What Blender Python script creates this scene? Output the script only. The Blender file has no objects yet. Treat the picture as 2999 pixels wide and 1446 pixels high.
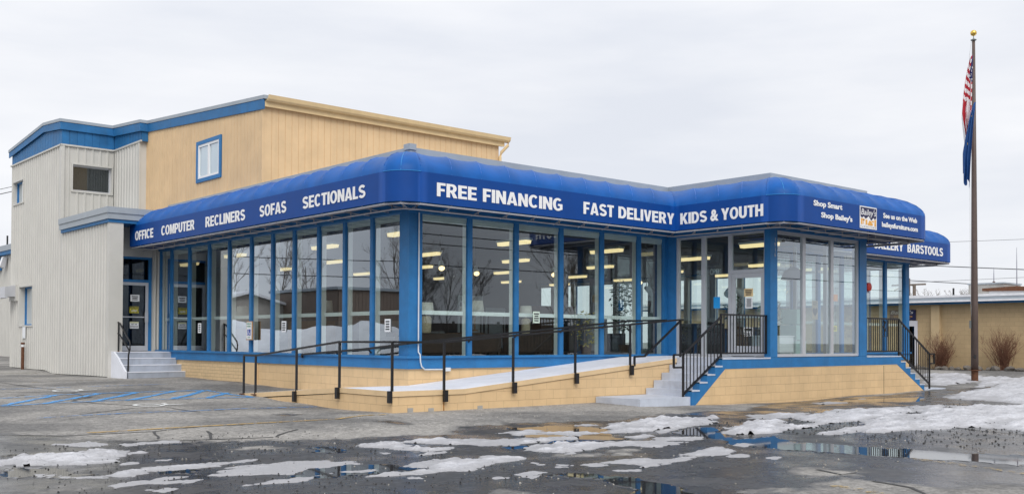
import bpy, math, random, json
import numpy as np
from mathutils import Vector, Matrix
random.seed(7)
S = bpy.context.scene
COL = S.collection

# ------------------------------------------------------------------ camera
EYE = 1.46
cd = bpy.data.cameras.new('camera')
cam = bpy.data.objects.new('camera', cd); COL.objects.link(cam)
_yaw, _pit, _rol = 0.854176667, 0.0178192405, -0.0045864
fwd = Vector((math.cos(_yaw)*math.cos(_pit), math.sin(_yaw)*math.cos(_pit), math.sin(_pit)))
r = fwd.cross(Vector((0, 0, 1))).normalized(); d = fwd.cross(r)
c_, s_ = math.cos(_rol), math.sin(_rol)
r2, d2 = c_*r + s_*d, -s_*r + c_*d
mw = Matrix(((r2.x, -d2.x, -fwd.x, 0), (r2.y, -d2.y, -fwd.y, 0), (r2.z, -d2.z, -fwd.z, EYE), (0, 0, 0, 1)))
cam.matrix_world = mw
cd.sensor_width = 36; cd.lens = 2977.73/2999*36; cd.shift_y = (943.29-723)/2999
cd.clip_start = 0.1; cd.clip_end = 3000
S.camera = cam

# ------------------------------------------------------------------ sky and sun
SUN_EL, SUN_AZ = 44, 238           # azimuth measured from +X, counter-clockwise, of the sun's position
W = bpy.data.worlds.new("World"); S.world = W; W.use_nodes = True
nt = W.node_tree; nt.nodes.clear()
def N(t, tree=None, **k):
    n = (tree or nt).nodes.new(t)
    for a, b in k.items(): setattr(n, a, b)
    return n
out = N('ShaderNodeOutputWorld'); bg = N('ShaderNodeBackground'); bg.inputs[1].default_value = 0.1
sky = N('ShaderNodeTexSky', sky_type='NISHITA'); sky.sun_disc = False
sky.sun_elevation = math.radians(SUN_EL); sky.sun_rotation = math.radians(90-SUN_AZ)
tc = N('ShaderNodeTexCoord'); mp = N('ShaderNodeMapping'); mp.inputs['Scale'].default_value = (1.0, 1.0, 5.0)
no = N('ShaderNodeTexNoise'); no.inputs['Scale'].default_value = 2.2; no.inputs['Detail'].default_value = 7; no.inputs['Roughness'].default_value = .52
cr = N('ShaderNodeValToRGB'); cr.color_ramp.elements[0].position = .34; cr.color_ramp.elements[1].position = .66
cr.color_ramp.elements[0].color = (8.0, 8.3, 9.0, 1); cr.color_ramp.elements[1].color = (10.0, 10.05, 10.3, 1)
sx = N('ShaderNodeSeparateXYZ')
el = N('ShaderNodeMapRange'); el.inputs[1].default_value = .22; el.inputs[2].default_value = .9; el.inputs[3].default_value = 1.0; el.inputs[4].default_value = 1.25
mul = N('ShaderNodeVectorMath', operation='SCALE')
mix = N('ShaderNodeMixRGB'); mix.inputs[0].default_value = .95
L = nt.links.new
L(tc.outputs['Generated'], mp.inputs[0]); L(mp.outputs[0], no.inputs[0]); L(no.outputs[0], cr.inputs[0])
L(tc.outputs['Generated'], sx.inputs[0]); L(sx.outputs[2], el.inputs[0])
L(cr.outputs[0], mul.inputs[0]); L(el.outputs[0], mul.inputs['Scale'])
L(sky.outputs[0], mix.inputs[1]); L(mul.outputs[0], mix.inputs[2]); L(mix.outputs[0], bg.inputs[0]); L(bg.outputs[0], out.inputs[0])
sd = bpy.data.lights.new('sun', 'SUN'); so = bpy.data.objects.new('sun', sd); COL.objects.link(so)
sd.energy = 2.0; sd.angle = math.radians(40); sd.color = (1, .97, .92)
sv = Vector((math.cos(math.radians(SUN_EL))*math.cos(math.radians(SUN_AZ)), math.cos(math.radians(SUN_EL))*math.sin(math.radians(SUN_AZ)), math.sin(math.radians(SUN_EL))))
so.rotation_euler = sv.to_track_quat('Z', 'Y').to_euler()
S.view_settings.view_transform = 'Standard'; S.view_settings.look = 'None'
S.view_settings.exposure = 0; S.view_settings.gamma = 1
S.cycles.max_bounces = 10; S.cycles.transparent_max_bounces = 24; S.cycles.glossy_bounces = 5
S.cycles.sample_clamp_indirect = 6

# ------------------------------------------------------------------ materials
MATS = {}
def mat(name, col, rough=.6, var=.12, scale=3.0, bump=0.0, bscale=40.0, metal=0.0, spec=.4, kind=None, emit=0, streak=0.0, streakcol=None, sheen=0):
    if name in MATS: return MATS[name]
    m = bpy.data.materials.new(name); m.use_nodes = True; t = m.node_tree; b = t.nodes['Principled BSDF']
    b.inputs['Roughness'].default_value = rough; b.inputs['Metallic'].default_value = metal; b.inputs['Specular IOR Level'].default_value = spec
    lk = t.links.new
    co = N('ShaderNodeTexCoord', t); src = co.outputs['Object']
    col4 = (*col, 1)
    base = None
    if kind in ('cmu', 'brick', 'cmu_small'):
        sp = N('ShaderNodeSeparateXYZ', t); ad = N('ShaderNodeMath', t, operation='ADD'); cb = N('ShaderNodeCombineXYZ', t)
        lk(src, sp.inputs[0]); lk(sp.outputs[0], ad.inputs[0]); lk(sp.outputs[1], ad.inputs[1]); lk(ad.outputs[0], cb.inputs[0]); lk(sp.outputs[2], cb.inputs[1])
        wob = N('ShaderNodeTexNoise', t); wob.inputs['Scale'].default_value = 6; vm = N('ShaderNodeVectorMath', t, operation='MULTIPLY_ADD')
        lk(src, wob.inputs[0]); lk(wob.outputs['Color'], vm.inputs[0]); vm.inputs[1].default_value = (.012, .012, 0); lk(cb.outputs[0], vm.inputs[2])
        br = N('ShaderNodeTexBrick', t); br.inputs['Scale'].default_value = 1
        bw, rh, ms = {'cmu': (.41, .2, .006), 'brick': (.3, .095, .007), 'cmu_small': (.4, .2, .006)}[kind]
        br.inputs['Brick Width'].default_value = bw; br.inputs['Row Height'].default_value = rh; br.inputs['Mortar Size'].default_value = ms; br.inputs['Mortar Smooth'].default_value = .6
        dk = .55 if kind == 'brick' else .72
        br.inputs['Color1'].default_value = col4; br.inputs['Color2'].default_value = tuple(c*.95 for c in col)+(1,); br.inputs['Mortar'].default_value = tuple(c*dk for c in col)+(1,)
        lk(vm.outputs[0], br.inputs[0]); base = br.outputs['Color']
        bp = N('ShaderNodeBump', t); bp.inputs['Strength'].default_value = .5; bp.inputs['Distance'].default_value = .01; bp.invert = True
        lk(br.outputs['Fac'], bp.inputs['Height']); lk(bp.outputs[0], b.inputs['Normal'])
    n1 = N('ShaderNodeTexNoise', t); n1.inputs['Scale'].default_value = scale; n1.inputs['Detail'].default_value = 6; n1.inputs['Roughness'].default_value = .62
    lk(src, n1.inputs[0])
    rp = N('ShaderNodeMapRange', t); rp.inputs[1].default_value = .3; rp.inputs[2].default_value = .7; rp.inputs[3].default_value = 1-var; rp.inputs[4].default_value = 1+var
    lk(n1.outputs[0], rp.inputs[0])
    vs = N('ShaderNodeVectorMath', t, operation='SCALE')
    if base is None: vs.inputs[0].default_value = col
    else: lk(base, vs.inputs[0])
    lk(rp.outputs[0], vs.inputs['Scale']); fin = vs.outputs[0]
    if streak:
        mpp = N('ShaderNodeMapping', t); mpp.inputs['Scale'].default_value = (7, 7, .35); lk(src, mpp.inputs[0])
        n2 = N('ShaderNodeTexNoise', t); n2.inputs['Scale'].default_value = 1.0; n2.inputs['Detail'].default_value = 4; lk(mpp.outputs[0], n2.inputs[0])
        r2_ = N('ShaderNodeMapRange', t); r2_.inputs[1].default_value = .52; r2_.inputs[2].default_value = .75; r2_.inputs[3].default_value = 0; r2_.inputs[4].default_value = streak; lk(n2.outputs[0], r2_.inputs[0])
        mx = N('ShaderNodeMixRGB', t); lk(r2_.outputs[0], mx.inputs[0]); lk(fin, mx.inputs[1]); mx.inputs[2].default_value = (*(streakcol or tuple(c*.5 for c in col)), 1); fin = mx.outputs[0]
    lk(fin, b.inputs['Base Color'])
    rr = N('ShaderNodeMapRange', t); rr.inputs[3].default_value = max(0, rough-.08); rr.inputs[4].default_value = min(1, rough+.08); lk(n1.outputs[0], rr.inputs[0]); lk(rr.outputs[0], b.inputs['Roughness'])
    if bump and kind is None:
        n3 = N('ShaderNodeTexNoise', t); n3.inputs['Scale'].default_value = bscale; n3.inputs['Detail'].default_value = 4; lk(src, n3.inputs[0])
        bp = N('ShaderNodeBump', t); bp.inputs['Strength'].default_value = bump; bp.inputs['Distance'].default_value = .02; lk(n3.outputs[0], bp.inputs['Height']); lk(bp.outputs[0], b.inputs['Normal'])
    if emit:
        b.inputs['Emission Color'].default_value = col4; b.inputs['Emission Strength'].default_value = emit
    MATS[name] = m; return m
def glass_mat(name, tint, boost, add, wav=.05):
    m = bpy.data.materials.new(name); m.use_nodes = True; t = m.node_tree; t.nodes.clear(); lk = t.links.new
    o = N('ShaderNodeOutputMaterial', t); mx = N('ShaderNodeMixShader', t); tr = N('ShaderNodeBsdfTransparent', t); gl = N('ShaderNodeBsdfGlossy', t)
    tr.inputs[0].default_value = (*tint, 1); gl.inputs['Roughness'].default_value = 0.0; gl.inputs[0].default_value = (.86, .93, 1, 1)
    fr = N('ShaderNodeLayerWeight', t); fr.inputs[0].default_value = .5
    pw = N('ShaderNodeMath', t, operation='POWER'); pw.inputs[1].default_value = 3; lk(fr.outputs['Facing'], pw.inputs[0])
    sc = N('ShaderNodeMath', t, operation='MULTIPLY_ADD'); sc.inputs[1].default_value = 1.0; sc.inputs[2].default_value = .04; lk(pw.outputs[0], sc.inputs[0])
    ma = N('ShaderNodeMath', t, operation='MULTIPLY_ADD'); ma.use_clamp = True; ma.inputs[1].default_value = boost; ma.inputs[2].default_value = add
    co = N('ShaderNodeTexCoord', t); nz = N('ShaderNodeTexNoise', t); nz.inputs['Scale'].default_value = .9; nz.inputs['Detail'].default_value = 1
    bp = N('ShaderNodeBump', t); bp.inputs['Strength'].default_value = wav; bp.inputs['Distance'].default_value = .05
    lk(co.outputs['Object'], nz.inputs[0]); lk(nz.outputs[0], bp.inputs['Height']); lk(bp.outputs[0], gl.inputs['Normal'])
    lk(sc.outputs[0], ma.inputs[0]); lk(ma.outputs[0], mx.inputs[0]); lk(tr.outputs[0], mx.inputs[1]); lk(gl.outputs[0], mx.inputs[2]); lk(mx.outputs[0], o.inputs[0])
    MATS[name] = m; return m
BLUE = mat('blue_trim_paint', (.02, .16, .39), .5, .16, 2.5, .10, 30, streak=.35, streakcol=(.03, .13, .3))
BLUE_BOARD = mat('blue_board_paint', (.018, .14, .34), .55, .2, 2.0, .1, 30, streak=.4, streakcol=(.03, .1, .2))
VINYL_LIT = mat('blue_vinyl_lit', (.002, .086, .335), .5, .2, 1.3, .05, 8, spec=.22)  # canopy: the valance's vinyl, its brighter light on top put into the colour
VINYL_SHADED = mat('blue_vinyl_shaded', (.001, .052, .255), .5, .10, 1.3, .03, 8, spec=.25)  # same vinyl on upright faces, their shade put into a darker colour
SEAM = mat('awning_seam', (.02, .22, .55), .45, .05)
WHITE_LET = mat('white_lettering', (.82, .82, .82), .6, .04, 8)
CMU = mat('cream_block_paint', (.68, .48, .265), .55, .09, 1.6, kind='cmu', streak=.25, streakcol=(.55, .4, .24))
CREAM = mat('cream_render_paint', (.67, .49, .285), .6, .07, 2, .15, 25, streak=.2, streakcol=(.5, .37, .22))
BRICK = mat('cream_brick_paint', (.67, .49, .28), .6, .08, 3, kind='brick')
TAN = mat('tan_block_wall', (.52, .385, .22), .7, .08, 1.5, kind='cmu_small')
TAN2 = mat('tan_pilaster_paint', (.58, .44, .26), .7, .08, 2)
BOARD = mat('yellow_board_siding', (.70, .50, .29), .65, .08, 1.6, .1, 30, streak=.16, streakcol=(.42, .27, .13))
YTRIM = mat('yellow_gutter_paint', (.72, .54, .30), .5, .08, 3)
SIDING = mat('grey_metal_siding', (.555, .545, .51), .45, .05, 1.2, spec=.35, streak=.10, streakcol=(.46, .43, .37))
GREYTRIM = mat('grey_metal_flashing', (.33, .37, .41), .45, .08, 2)
ALU = mat('aluminium_frame', (.56, .57, .6), .38, .05, 4, metal=.35)
WFRAME = mat('white_inner_frame', (.78, .82, .80), .6, .06, 3)
STEPD = mat('dark_grey_step_paint', (.36, .395, .46), .6, .16, 3, .15, 30, streak=.4, streakcol=(.22, .23, .26))
STEP = mat('pale_grey_step_paint', (.50, .54, .62), .6, .12, 3, .15, 30, streak=.25, streakcol=(.35, .37, .42))
DECK = mat('white_ramp_paint', (.72, .74, .8), .65, .08, 1.8, .15, 20)
IRON = mat('black_iron', (.012, .012, .014), .4, .2, 5, .05, 60)
RUST = mat('rusty_iron', (.12, .05, .025), .8, .4, 12, .2, 60)
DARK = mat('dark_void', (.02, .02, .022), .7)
AWFRAME = mat('awning_frame_metal', (.42, .42, .45), .5, .1, 4, metal=.2)
PAPER = mat('white_paper', (.78, .8, .82), .7, .03)
INK = mat('dark_print', (.03, .03, .04), .6, .05)
NAVY = mat('navy_sign', (.012, .014, .07), .5, .05)
ORANGE = mat('orange_print', (.75, .38, .08), .6, .05)
YELP = mat('yellow_print', (.7, .62, .06), .6, .05)
SIGNBLUE = mat('access_blue', (.02, .06, .36), .5, .05)
CEIL = mat('store_ceiling', (.09, .09, .1), .9, .08, .8)
FLOORM = mat('store_carpet', (.07, .07, .07), .9, .2, 3)
INWALL = mat('store_inner_wall', (.10, .115, .14), .85, .06, .5)
ROOFM = mat('flat_roof_membrane', (.3, .3, .31), .9, .2, 1)
SNOWM = mat('snow', (.80, .81, .84), .7, .10, 5, .35, 40, spec=.25, streak=0)
CONC = mat('concrete', (.36, .35, .33), .85, .15, 4, .2, 30)
LAMPM = mat('fluorescent_diffuser', (1.0, .78, .40), .5, .02, emit=1.05)
WOOD = mat('brown_wood', (.16, .09, .045), .5, .2, 5)
SHADE = mat('lamp_shade_linen', (.75, .72, .63), .8, .05, 8)
FABRIC = mat('grey_upholstery', (.22, .22, .23), .9, .1, 6)
FABRIC2 = mat('dark_upholstery', (.05, .05, .055), .85, .1, 6)
LEAF = mat('green_leaf', (.03, .085, .025), .5, .4, 3)
YLEAF = mat('yellow_blossom', (.62, .5, .1), .7, .25, 6)
BARK = mat('grey_brown_bark', (.13, .105, .085), .9, .3, 6)
TWIG = mat('red_brown_twig', (.17, .08, .05), .85, .3, 3)
POLE = mat('brown_pole_paint', (.105, .075, .065), .5, .12, 4)
GOLD = mat('gilded_ball', (.75, .5, .12), .25, .1, 6, metal=1)
ROCK = mat('border_rock', (.14, .125, .11), .9, .35, 4, .4, 14)
RED = mat('red_enamel', (.5, .03, .02), .4, .05)
TEAL = mat('pale_teal_box', (.42, .6, .56), .6, .05)
GLASS = glass_mat('window_glass', (.84, .92, .90), 2.15, .02, .006)
GLASSD = glass_mat('dark_door_glass', (.35, .38, .42), 1.0, .01)

# ------------------------------------------------------------------ mesh helpers
class MB:
    def __init__(s): s.v = []; s.f = []; s.m = []
    def add(s, v, fs, mi=0):
        o = len(s.v); s.v += [tuple(p) for p in v]; s.f += [tuple(i+o for i in q) for q in fs]; s.m += [mi]*len(fs)
    def box(s, x0, y0, z0, x1, y1, z1, mi=0):
        x0, x1 = min(x0, x1), max(x0, x1); y0, y1 = min(y0, y1), max(y0, y1); z0, z1 = min(z0, z1), max(z0, z1)
        s.add([(x0,y0,z0),(x1,y0,z0),(x1,y1,z0),(x0,y1,z0),(x0,y0,z1),(x1,y0,z1),(x1,y1,z1),(x0,y1,z1)],
              [(0,3,2,1),(4,5,6,7),(0,1,5,4),(1,2,6,5),(2,3,7,6),(3,0,4,7)], mi); return s
    def prism(s, poly, axis, a0, a1, mi=0):
        n = len(poly)
        def P(u, v, a): return {'x': (a, u, v), 'y': (u, a, v), 'z': (u, v, a)}[axis]
        vs = [P(u, v, a0) for u, v in poly] + [P(u, v, a1) for u, v in poly]
        s.add(vs, [tuple(range(n)), tuple(range(2*n-1, n-1, -1))] + [(i, (i+1) % n, n+(i+1) % n, n+i) for i in range(n)], mi); return s
    def tube(s, pts, rad, n=8, mi=0, cap=True):
        pts = [Vector(p) for p in pts]; rr = rad if isinstance(rad, (list, tuple)) else [rad]*len(pts)
        rings = []; up = None
        for i, p in enumerate(pts):
            t = (pts[min(i+1, len(pts)-1)] - pts[max(i-1, 0)]).normalized()
            ref = Vector((0, 0, 1)) if abs(t.z) < .95 else Vector((1, 0, 0))
            a = t.cross(ref).normalized(); b = t.cross(a)
            rings.append([p + rr[i]*(math.cos(k*2*math.pi/n)*a + math.sin(k*2*math.pi/n)*b) for k in range(n)])
        vs = [q for rg in rings for q in rg]; fs = []
        for i in range(len(pts)-1):
            for k in range(n): fs.append((i*n+k, i*n+(k+1) % n, (i+1)*n+(k+1) % n, (i+1)*n+k))
        if cap: fs += [tuple(range(n-1, -1, -1)), tuple((len(pts)-1)*n+k for k in range(n))]
        s.add(vs, fs, mi); return s
    def bar(s, p, q, w, h, mi=0):
        p, q = Vector(p), Vector(q); t = (q-p).normalized()
        ref = Vector((0, 0, 1)) if abs(t.z) < .99 else Vector((1, 0, 0))
        a = t.cross(ref).normalized()*w/2; b = a.cross(t).normalized()*h/2
        vs = [p-a-b, p+a-b, p+a+b, p-a+b, q-a-b, q+a-b, q+a+b, q-a+b]
        s.add(vs, [(0,1,2,3),(7,6,5,4),(0,4,5,1),(1,5,6,2),(2,6,7,3),(3,7,4,0)], mi); return s
    def lathe(s, prof, c=(0,0,0), n=20, mi=0):
        vs = [(c[0]+r_*math.cos(k*2*math.pi/n), c[1]+r_*math.sin(k*2*math.pi/n), c[2]+z_) for r_, z_ in prof for k in range(n)]
        fs = [(i*n+k, i*n+(k+1) % n, (i+1)*n+(k+1) % n, (i+1)*n+k) for i in range(len(prof)-1) for k in range(n)]
        fs += [tuple(range(n-1, -1, -1)), tuple((len(prof)-1)*n+k for k in range(n))]
        s.add(vs, fs, mi); return s
    def sheet(s, prof, z0, z1, mi=0):
        """wall sheet from a plan profile [(x,y)...]; z0/z1 are numbers or functions of (x,y)"""
        g0 = z0 if callable(z0) else (lambda x, y: z0); g1 = z1 if callable(z1) else (lambda x, y: z1)
        n = len(prof); vs = [(x, y, g0(x, y)) for x, y in prof] + [(x, y, g1(x, y)) for x, y in prof]
        s.add(vs, [(i, i+1, n+i+1, n+i) for i in range(n-1)], mi); return s
    def build(s, name, m, parent=None, smooth=False, recalc=True):
        me = bpy.data.meshes.new(name); me.from_pydata(s.v, [], s.f)
        ms = m if isinstance(m, (list, tuple)) else [m]
        for q in ms: me.materials.append(q)
        if len(ms) > 1: me.polygons.foreach_set('material_index', s.m)
        if smooth: me.polygons.foreach_set('use_smooth', [True]*len(me.polygons))
        if recalc:
            import bmesh
            b = bmesh.new(); b.from_mesh(me); bmesh.ops.recalc_face_normals(b, faces=b.faces); b.to_mesh(me); b.free()
        me.update()
        o = bpy.data.objects.new(name, me); COL.objects.link(o)
        if parent is not None:
            o.parent = parent; o.matrix_parent_inverse = Matrix.Translation(-parent_loc(parent))
        return o
def parent_loc(p):
    return p.location.copy() if p.parent is None else Vector((0, 0, 0))
def tag(o, label=None, cat=None, group=None, kind=None):
    if label: o['label'] = label
    if cat: o['category'] = cat
    if group: o['group'] = group
    if kind: o['kind'] = kind
    return o
def thing(name, label, cat, loc, group=None):
    e = bpy.data.objects.new(name, None); e.location = loc; e.empty_display_size = .2; COL.objects.link(e)
    return tag(e, label, cat, group)
def copy_thing(src, loc, rz=0, sc=1.0, label=None):
    def cp(o, par):
        c = o.copy(); COL.objects.link(c)
        if par is not None: c.parent = par
        for ch in list(o.children): cp(ch, c)
        return c
    c = cp(src, None); c.location = loc; c.rotation_euler = (0, 0, rz); c.scale = (sc, sc, sc)
    if label: c['label'] = label
    return c
def corr_profile(u0, u1, pitch, depth, kind='rib'):
    pts = []; u = u0
    while u < u1-1e-6:
        if kind == 'rib': seq = [(0, 0), (.45, 0), (.53, depth), (.72, depth), (.80, 0)]
        else: seq = [(0, 0), (1-.018/pitch, 0), (1-.016/pitch, -depth), (1-.002/pitch, -depth)]
        for a, h in seq:
            if u+a*pitch < u1: pts.append((u+a*pitch, h))
        u += pitch
    pts.append((u1, 0)); return pts
def siding(mb, axis, plane, sign, u0, u1, z0, z1, pitch=.25, depth=.03, kind='rib', mi=0, phase=0):
    """ribbed wall facing -axis (sign=-1); axis 'x': plane x, u=y"""
    pr = corr_profile(u0, u1, pitch, depth, kind)
    if axis == 'x': mb.sheet([(plane+sign*h, u) for u, h in pr], z0, z1, mi)
    else: mb.sheet([(u, plane+sign*h) for u, h in pr], z0, z1, mi)
def text_mesh(mb, s, o, ux, width=None, height=None, bold=.03, thick=.004, shear=0, mi=0, uz=(0, 0, 1)):
    """letters with lower-left corner at o, reading along ux; out of the wall along ux x uz"""
    cu = bpy.data.curves.new('t', 'FONT'); cu.body = s; cu.size = 1; cu.offset = bold; cu.extrude = .5; cu.shear = shear; cu.resolution_u = 4
    ob = bpy.data.objects.new('t', cu); COL.objects.link(ob)
    me = bpy.data.meshes.new_from_object(ob)
    co = np.array([v.co[:] for v in me.vertices]); fs = [tuple(p.vertices) for p in me.polygons]
    bpy.data.objects.remove(ob); bpy.data.curves.remove(cu); bpy.data.meshes.remove(me)
    mn, mx = co.min(0), co.max(0)
    sy = height/(mx[1]-mn[1]); sxx = width/(mx[0]-mn[0]) if width else sy
    ux = Vector(ux).normalized(); uz = Vector(uz); nrm = ux.cross(uz).normalized(); o = Vector(o)
    vs = [o + ux*((p[0]-mn[0])*sxx) + uz*((p[1]-mn[1])*sy) + nrm*((p[2]+.5)*thick) for p in co]
    mb.add(vs, fs, mi)
# heavy sans capitals drawn as closed outlines (height 1), holes by even-odd filling
def _el(cx, cy, rx, ry, a0, a1, n=20, e=2.1):
    o = []
    for k in range(n+1):
        a = math.radians(a0+(a1-a0)*k/n); c, s_ = math.cos(a), math.sin(a)
        o.append((cx+rx*math.copysign(abs(c)**(2/e), c), cy+ry*math.copysign(abs(s_)**(2/e), s_)))
    return o
def _stroke(sp, w):
    l_, r_ = [], []
    for i, p in enumerate(sp):
        a, c = sp[max(i-1, 0)], sp[min(i+1, len(sp)-1)]; dx, dy = c[0]-a[0], c[1]-a[1]; q = math.hypot(dx, dy) or 1
        l_.append((p[0]-dy/q*w/2, p[1]+dx/q*w/2)); r_.append((p[0]+dy/q*w/2, p[1]-dx/q*w/2))
    return l_+r_[::-1]
_T = .25; _H = .19
def glyph(ch):
    T, H = _T, _H
    if ch == 'I': return T, [[(0,0),(T,0),(T,1),(0,1)]]
    if ch == 'L': return .58, [[(0,0),(.58,0),(.58,H),(T,H),(T,1),(0,1)]]
    if ch == 'F': return .60, [[(0,0),(T,0),(T,.39),(.54,.39),(.54,.57),(T,.57),(T,1-H),(.60,1-H),(.60,1),(0,1)]]
    if ch == 'E': return .64, [[(0,0),(.64,0),(.64,H),(T,H),(T,.41),(.59,.41),(.59,.585),(T,.585),(T,1-H),(.63,1-H),(.63,1),(0,1)]]
    if ch == 'T': return .66, [[(.33-T/2,0),(.33+T/2,0),(.33+T/2,1-H),(.66,1-H),(.66,1),(0,1),(0,1-H),(.33-T/2,1-H)]]
    if ch == 'H': return .74, [[(0,0),(T,0),(T,.41),(.74-T,.41),(.74-T,0),(.74,0),(.74,1),(.74-T,1),(.74-T,.60),(T,.60),(T,1),(0,1)]]
    if ch == 'N': return .76, [[(0,0),(T-.01,0),(T-.01,.55),(.52,0),(.76,0),(.76,1),(.77-T,1),(.77-T,.46),(.245,1),(0,1)]]
    if ch == 'M': return .90, [[(0,0),(.21,0),(.21,.70),(.36,0),(.54,0),(.69,.70),(.69,0),(.90,0),(.90,1),(.60,1),(.45,.36),(.30,1),(0,1)]]
    if ch == 'K': return .78, [[(0,0),(T,0),(T,.27),(.31,.37),(.50,0),(.79,0),(.47,.56),(.77,1),(.48,1),(T,.60),(T,1),(0,1)]]
    if ch == 'V': return .78, [[(.26,0),(.52,0),(.78,1),(.53,1),(.39,.30),(.25,1),(0,1)]]
    if ch == 'Y': return .78, [[(.39-T/2,0),(.39+T/2,0),(.39+T/2,.40),(.78,1),(.52,1),(.39,.64),(.26,1),(0,1),(.39-T/2,.40)]]
    if ch == 'A': return .82, [[(0,0),(.25,0),(.285,.16),(.535,.16),(.57,0),(.82,0),(.55,1),(.27,1)], [(.325,.335),(.495,.335),(.41,.72)]]
    if ch == 'O': return .82, [_el(.41,.5,.41,.515,0,352,44), _el(.41,.5,.175,.34,0,350,36)]
    if ch == 'D': return .76, [[(0,0),(.34,0)]+_el(.34,.5,.42,.5,-90,90,24)+[(0,1)], [(T,H),(.32,H)]+_el(.32,.5,.205,.5-H,-90,90,20)+[(T,1-H)]]
    if ch == 'C': return .78, [_el(.40,.5,.40,.515,42,318,36)+[(.56,.26)]+_el(.41,.5,.17,.335,312,48,30)+[(.56,.72)]]
    if ch == 'G': return .80, [_el(.41,.5,.41,.515,45,300,34)+[(.80,.12),(.80,.55),(.42,.55),(.42,.385),(.585,.385),(.585,.21)]+_el(.41,.5,.17,.335,295,52,28)]
    if ch == 'P': return .68, [[(0,0),(T,0),(T,.345),(.40,.345)]+_el(.40,.672,.28,.328,-90,90,18)+[(0,1)], [(T,.52),(.36,.52)]+_el(.36,.672,.10,.152,-90,90,12)+[(T,.824)]]
    if ch == 'R': return .76, [[(0,0),(T,0),(T,.38),(.29,.38),(.36,.30),(.49,0),(.77,0),(.66,.25),(.55,.41)]+_el(.42,.70,.29,.30,-55,90,18)+[(0,1)], [(T,.55),(.37,.55)]+_el(.37,.69,.10,.135,-90,90,12)+[(T,.825)]]
    if ch == 'B': return .72, [[(0,0),(.42,0)]+_el(.42,.285,.30,.285,-90,60,16)+_el(.40,.75,.28,.25,-52,90,14)+[(0,1)], [(T,.175),(.38,.175)]+_el(.38,.295,.10,.12,-90,90,10)+[(T,.415)], [(T,.595),(.36,.595)]+_el(.36,.71,.09,.115,-90,90,10)+[(T,.825)]]
    if ch == 'U': return .74, [[(0,1),(0,.36)]+_el(.37,.37,.37,.385,180,360,26)+[(.74,1),(.74-T,1),(.74-T,.36)]+_el(.37,.37,.37-T,.20,360,180,20)+[(T,1)]]
    if ch == 'S':
        sp = _el(.37,.715,.255,.19,22,268,24,2.05)+_el(.37,.285,.265,.19,88,-158,24,2.05)
        return .74, [_stroke(sp, .205)]
    return .4, []
def caps_mesh(mb, s, o, ux, width, height, thick=.004, gap=.065, mi=0, uz=(0, 0, 1)):
    cu = bpy.data.curves.new('c', 'CURVE'); cu.dimensions = '2D'; cu.fill_mode = 'BOTH'; cu.extrude = .5; x = 0
    for ch in s:
        w_, ps = glyph(ch)
        for p in ps:
            sp = cu.splines.new('POLY'); sp.points.add(len(p)-1); sp.use_cyclic_u = True
            for q, (a, c) in zip(sp.points, p): q.co = (x+a, c, 0, 1)
        x += w_+gap
    ob = bpy.data.objects.new('c', cu); COL.objects.link(ob); me = bpy.data.meshes.new_from_object(ob)
    co = np.array([v.co[:] for v in me.vertices]); fs = [tuple(p.vertices) for p in me.polygons]
    bpy.data.objects.remove(ob); bpy.data.curves.remove(cu); bpy.data.meshes.remove(me)
    ux = Vector(ux).normalized(); uz = Vector(uz); nrm = ux.cross(uz).normalized(); o = Vector(o); k = width/(x-gap)
    mb.add([o+ux*p[0]*k+uz*p[1]*height+nrm*(p[2]+.5)*thick for p in co], fs, mi)
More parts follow.
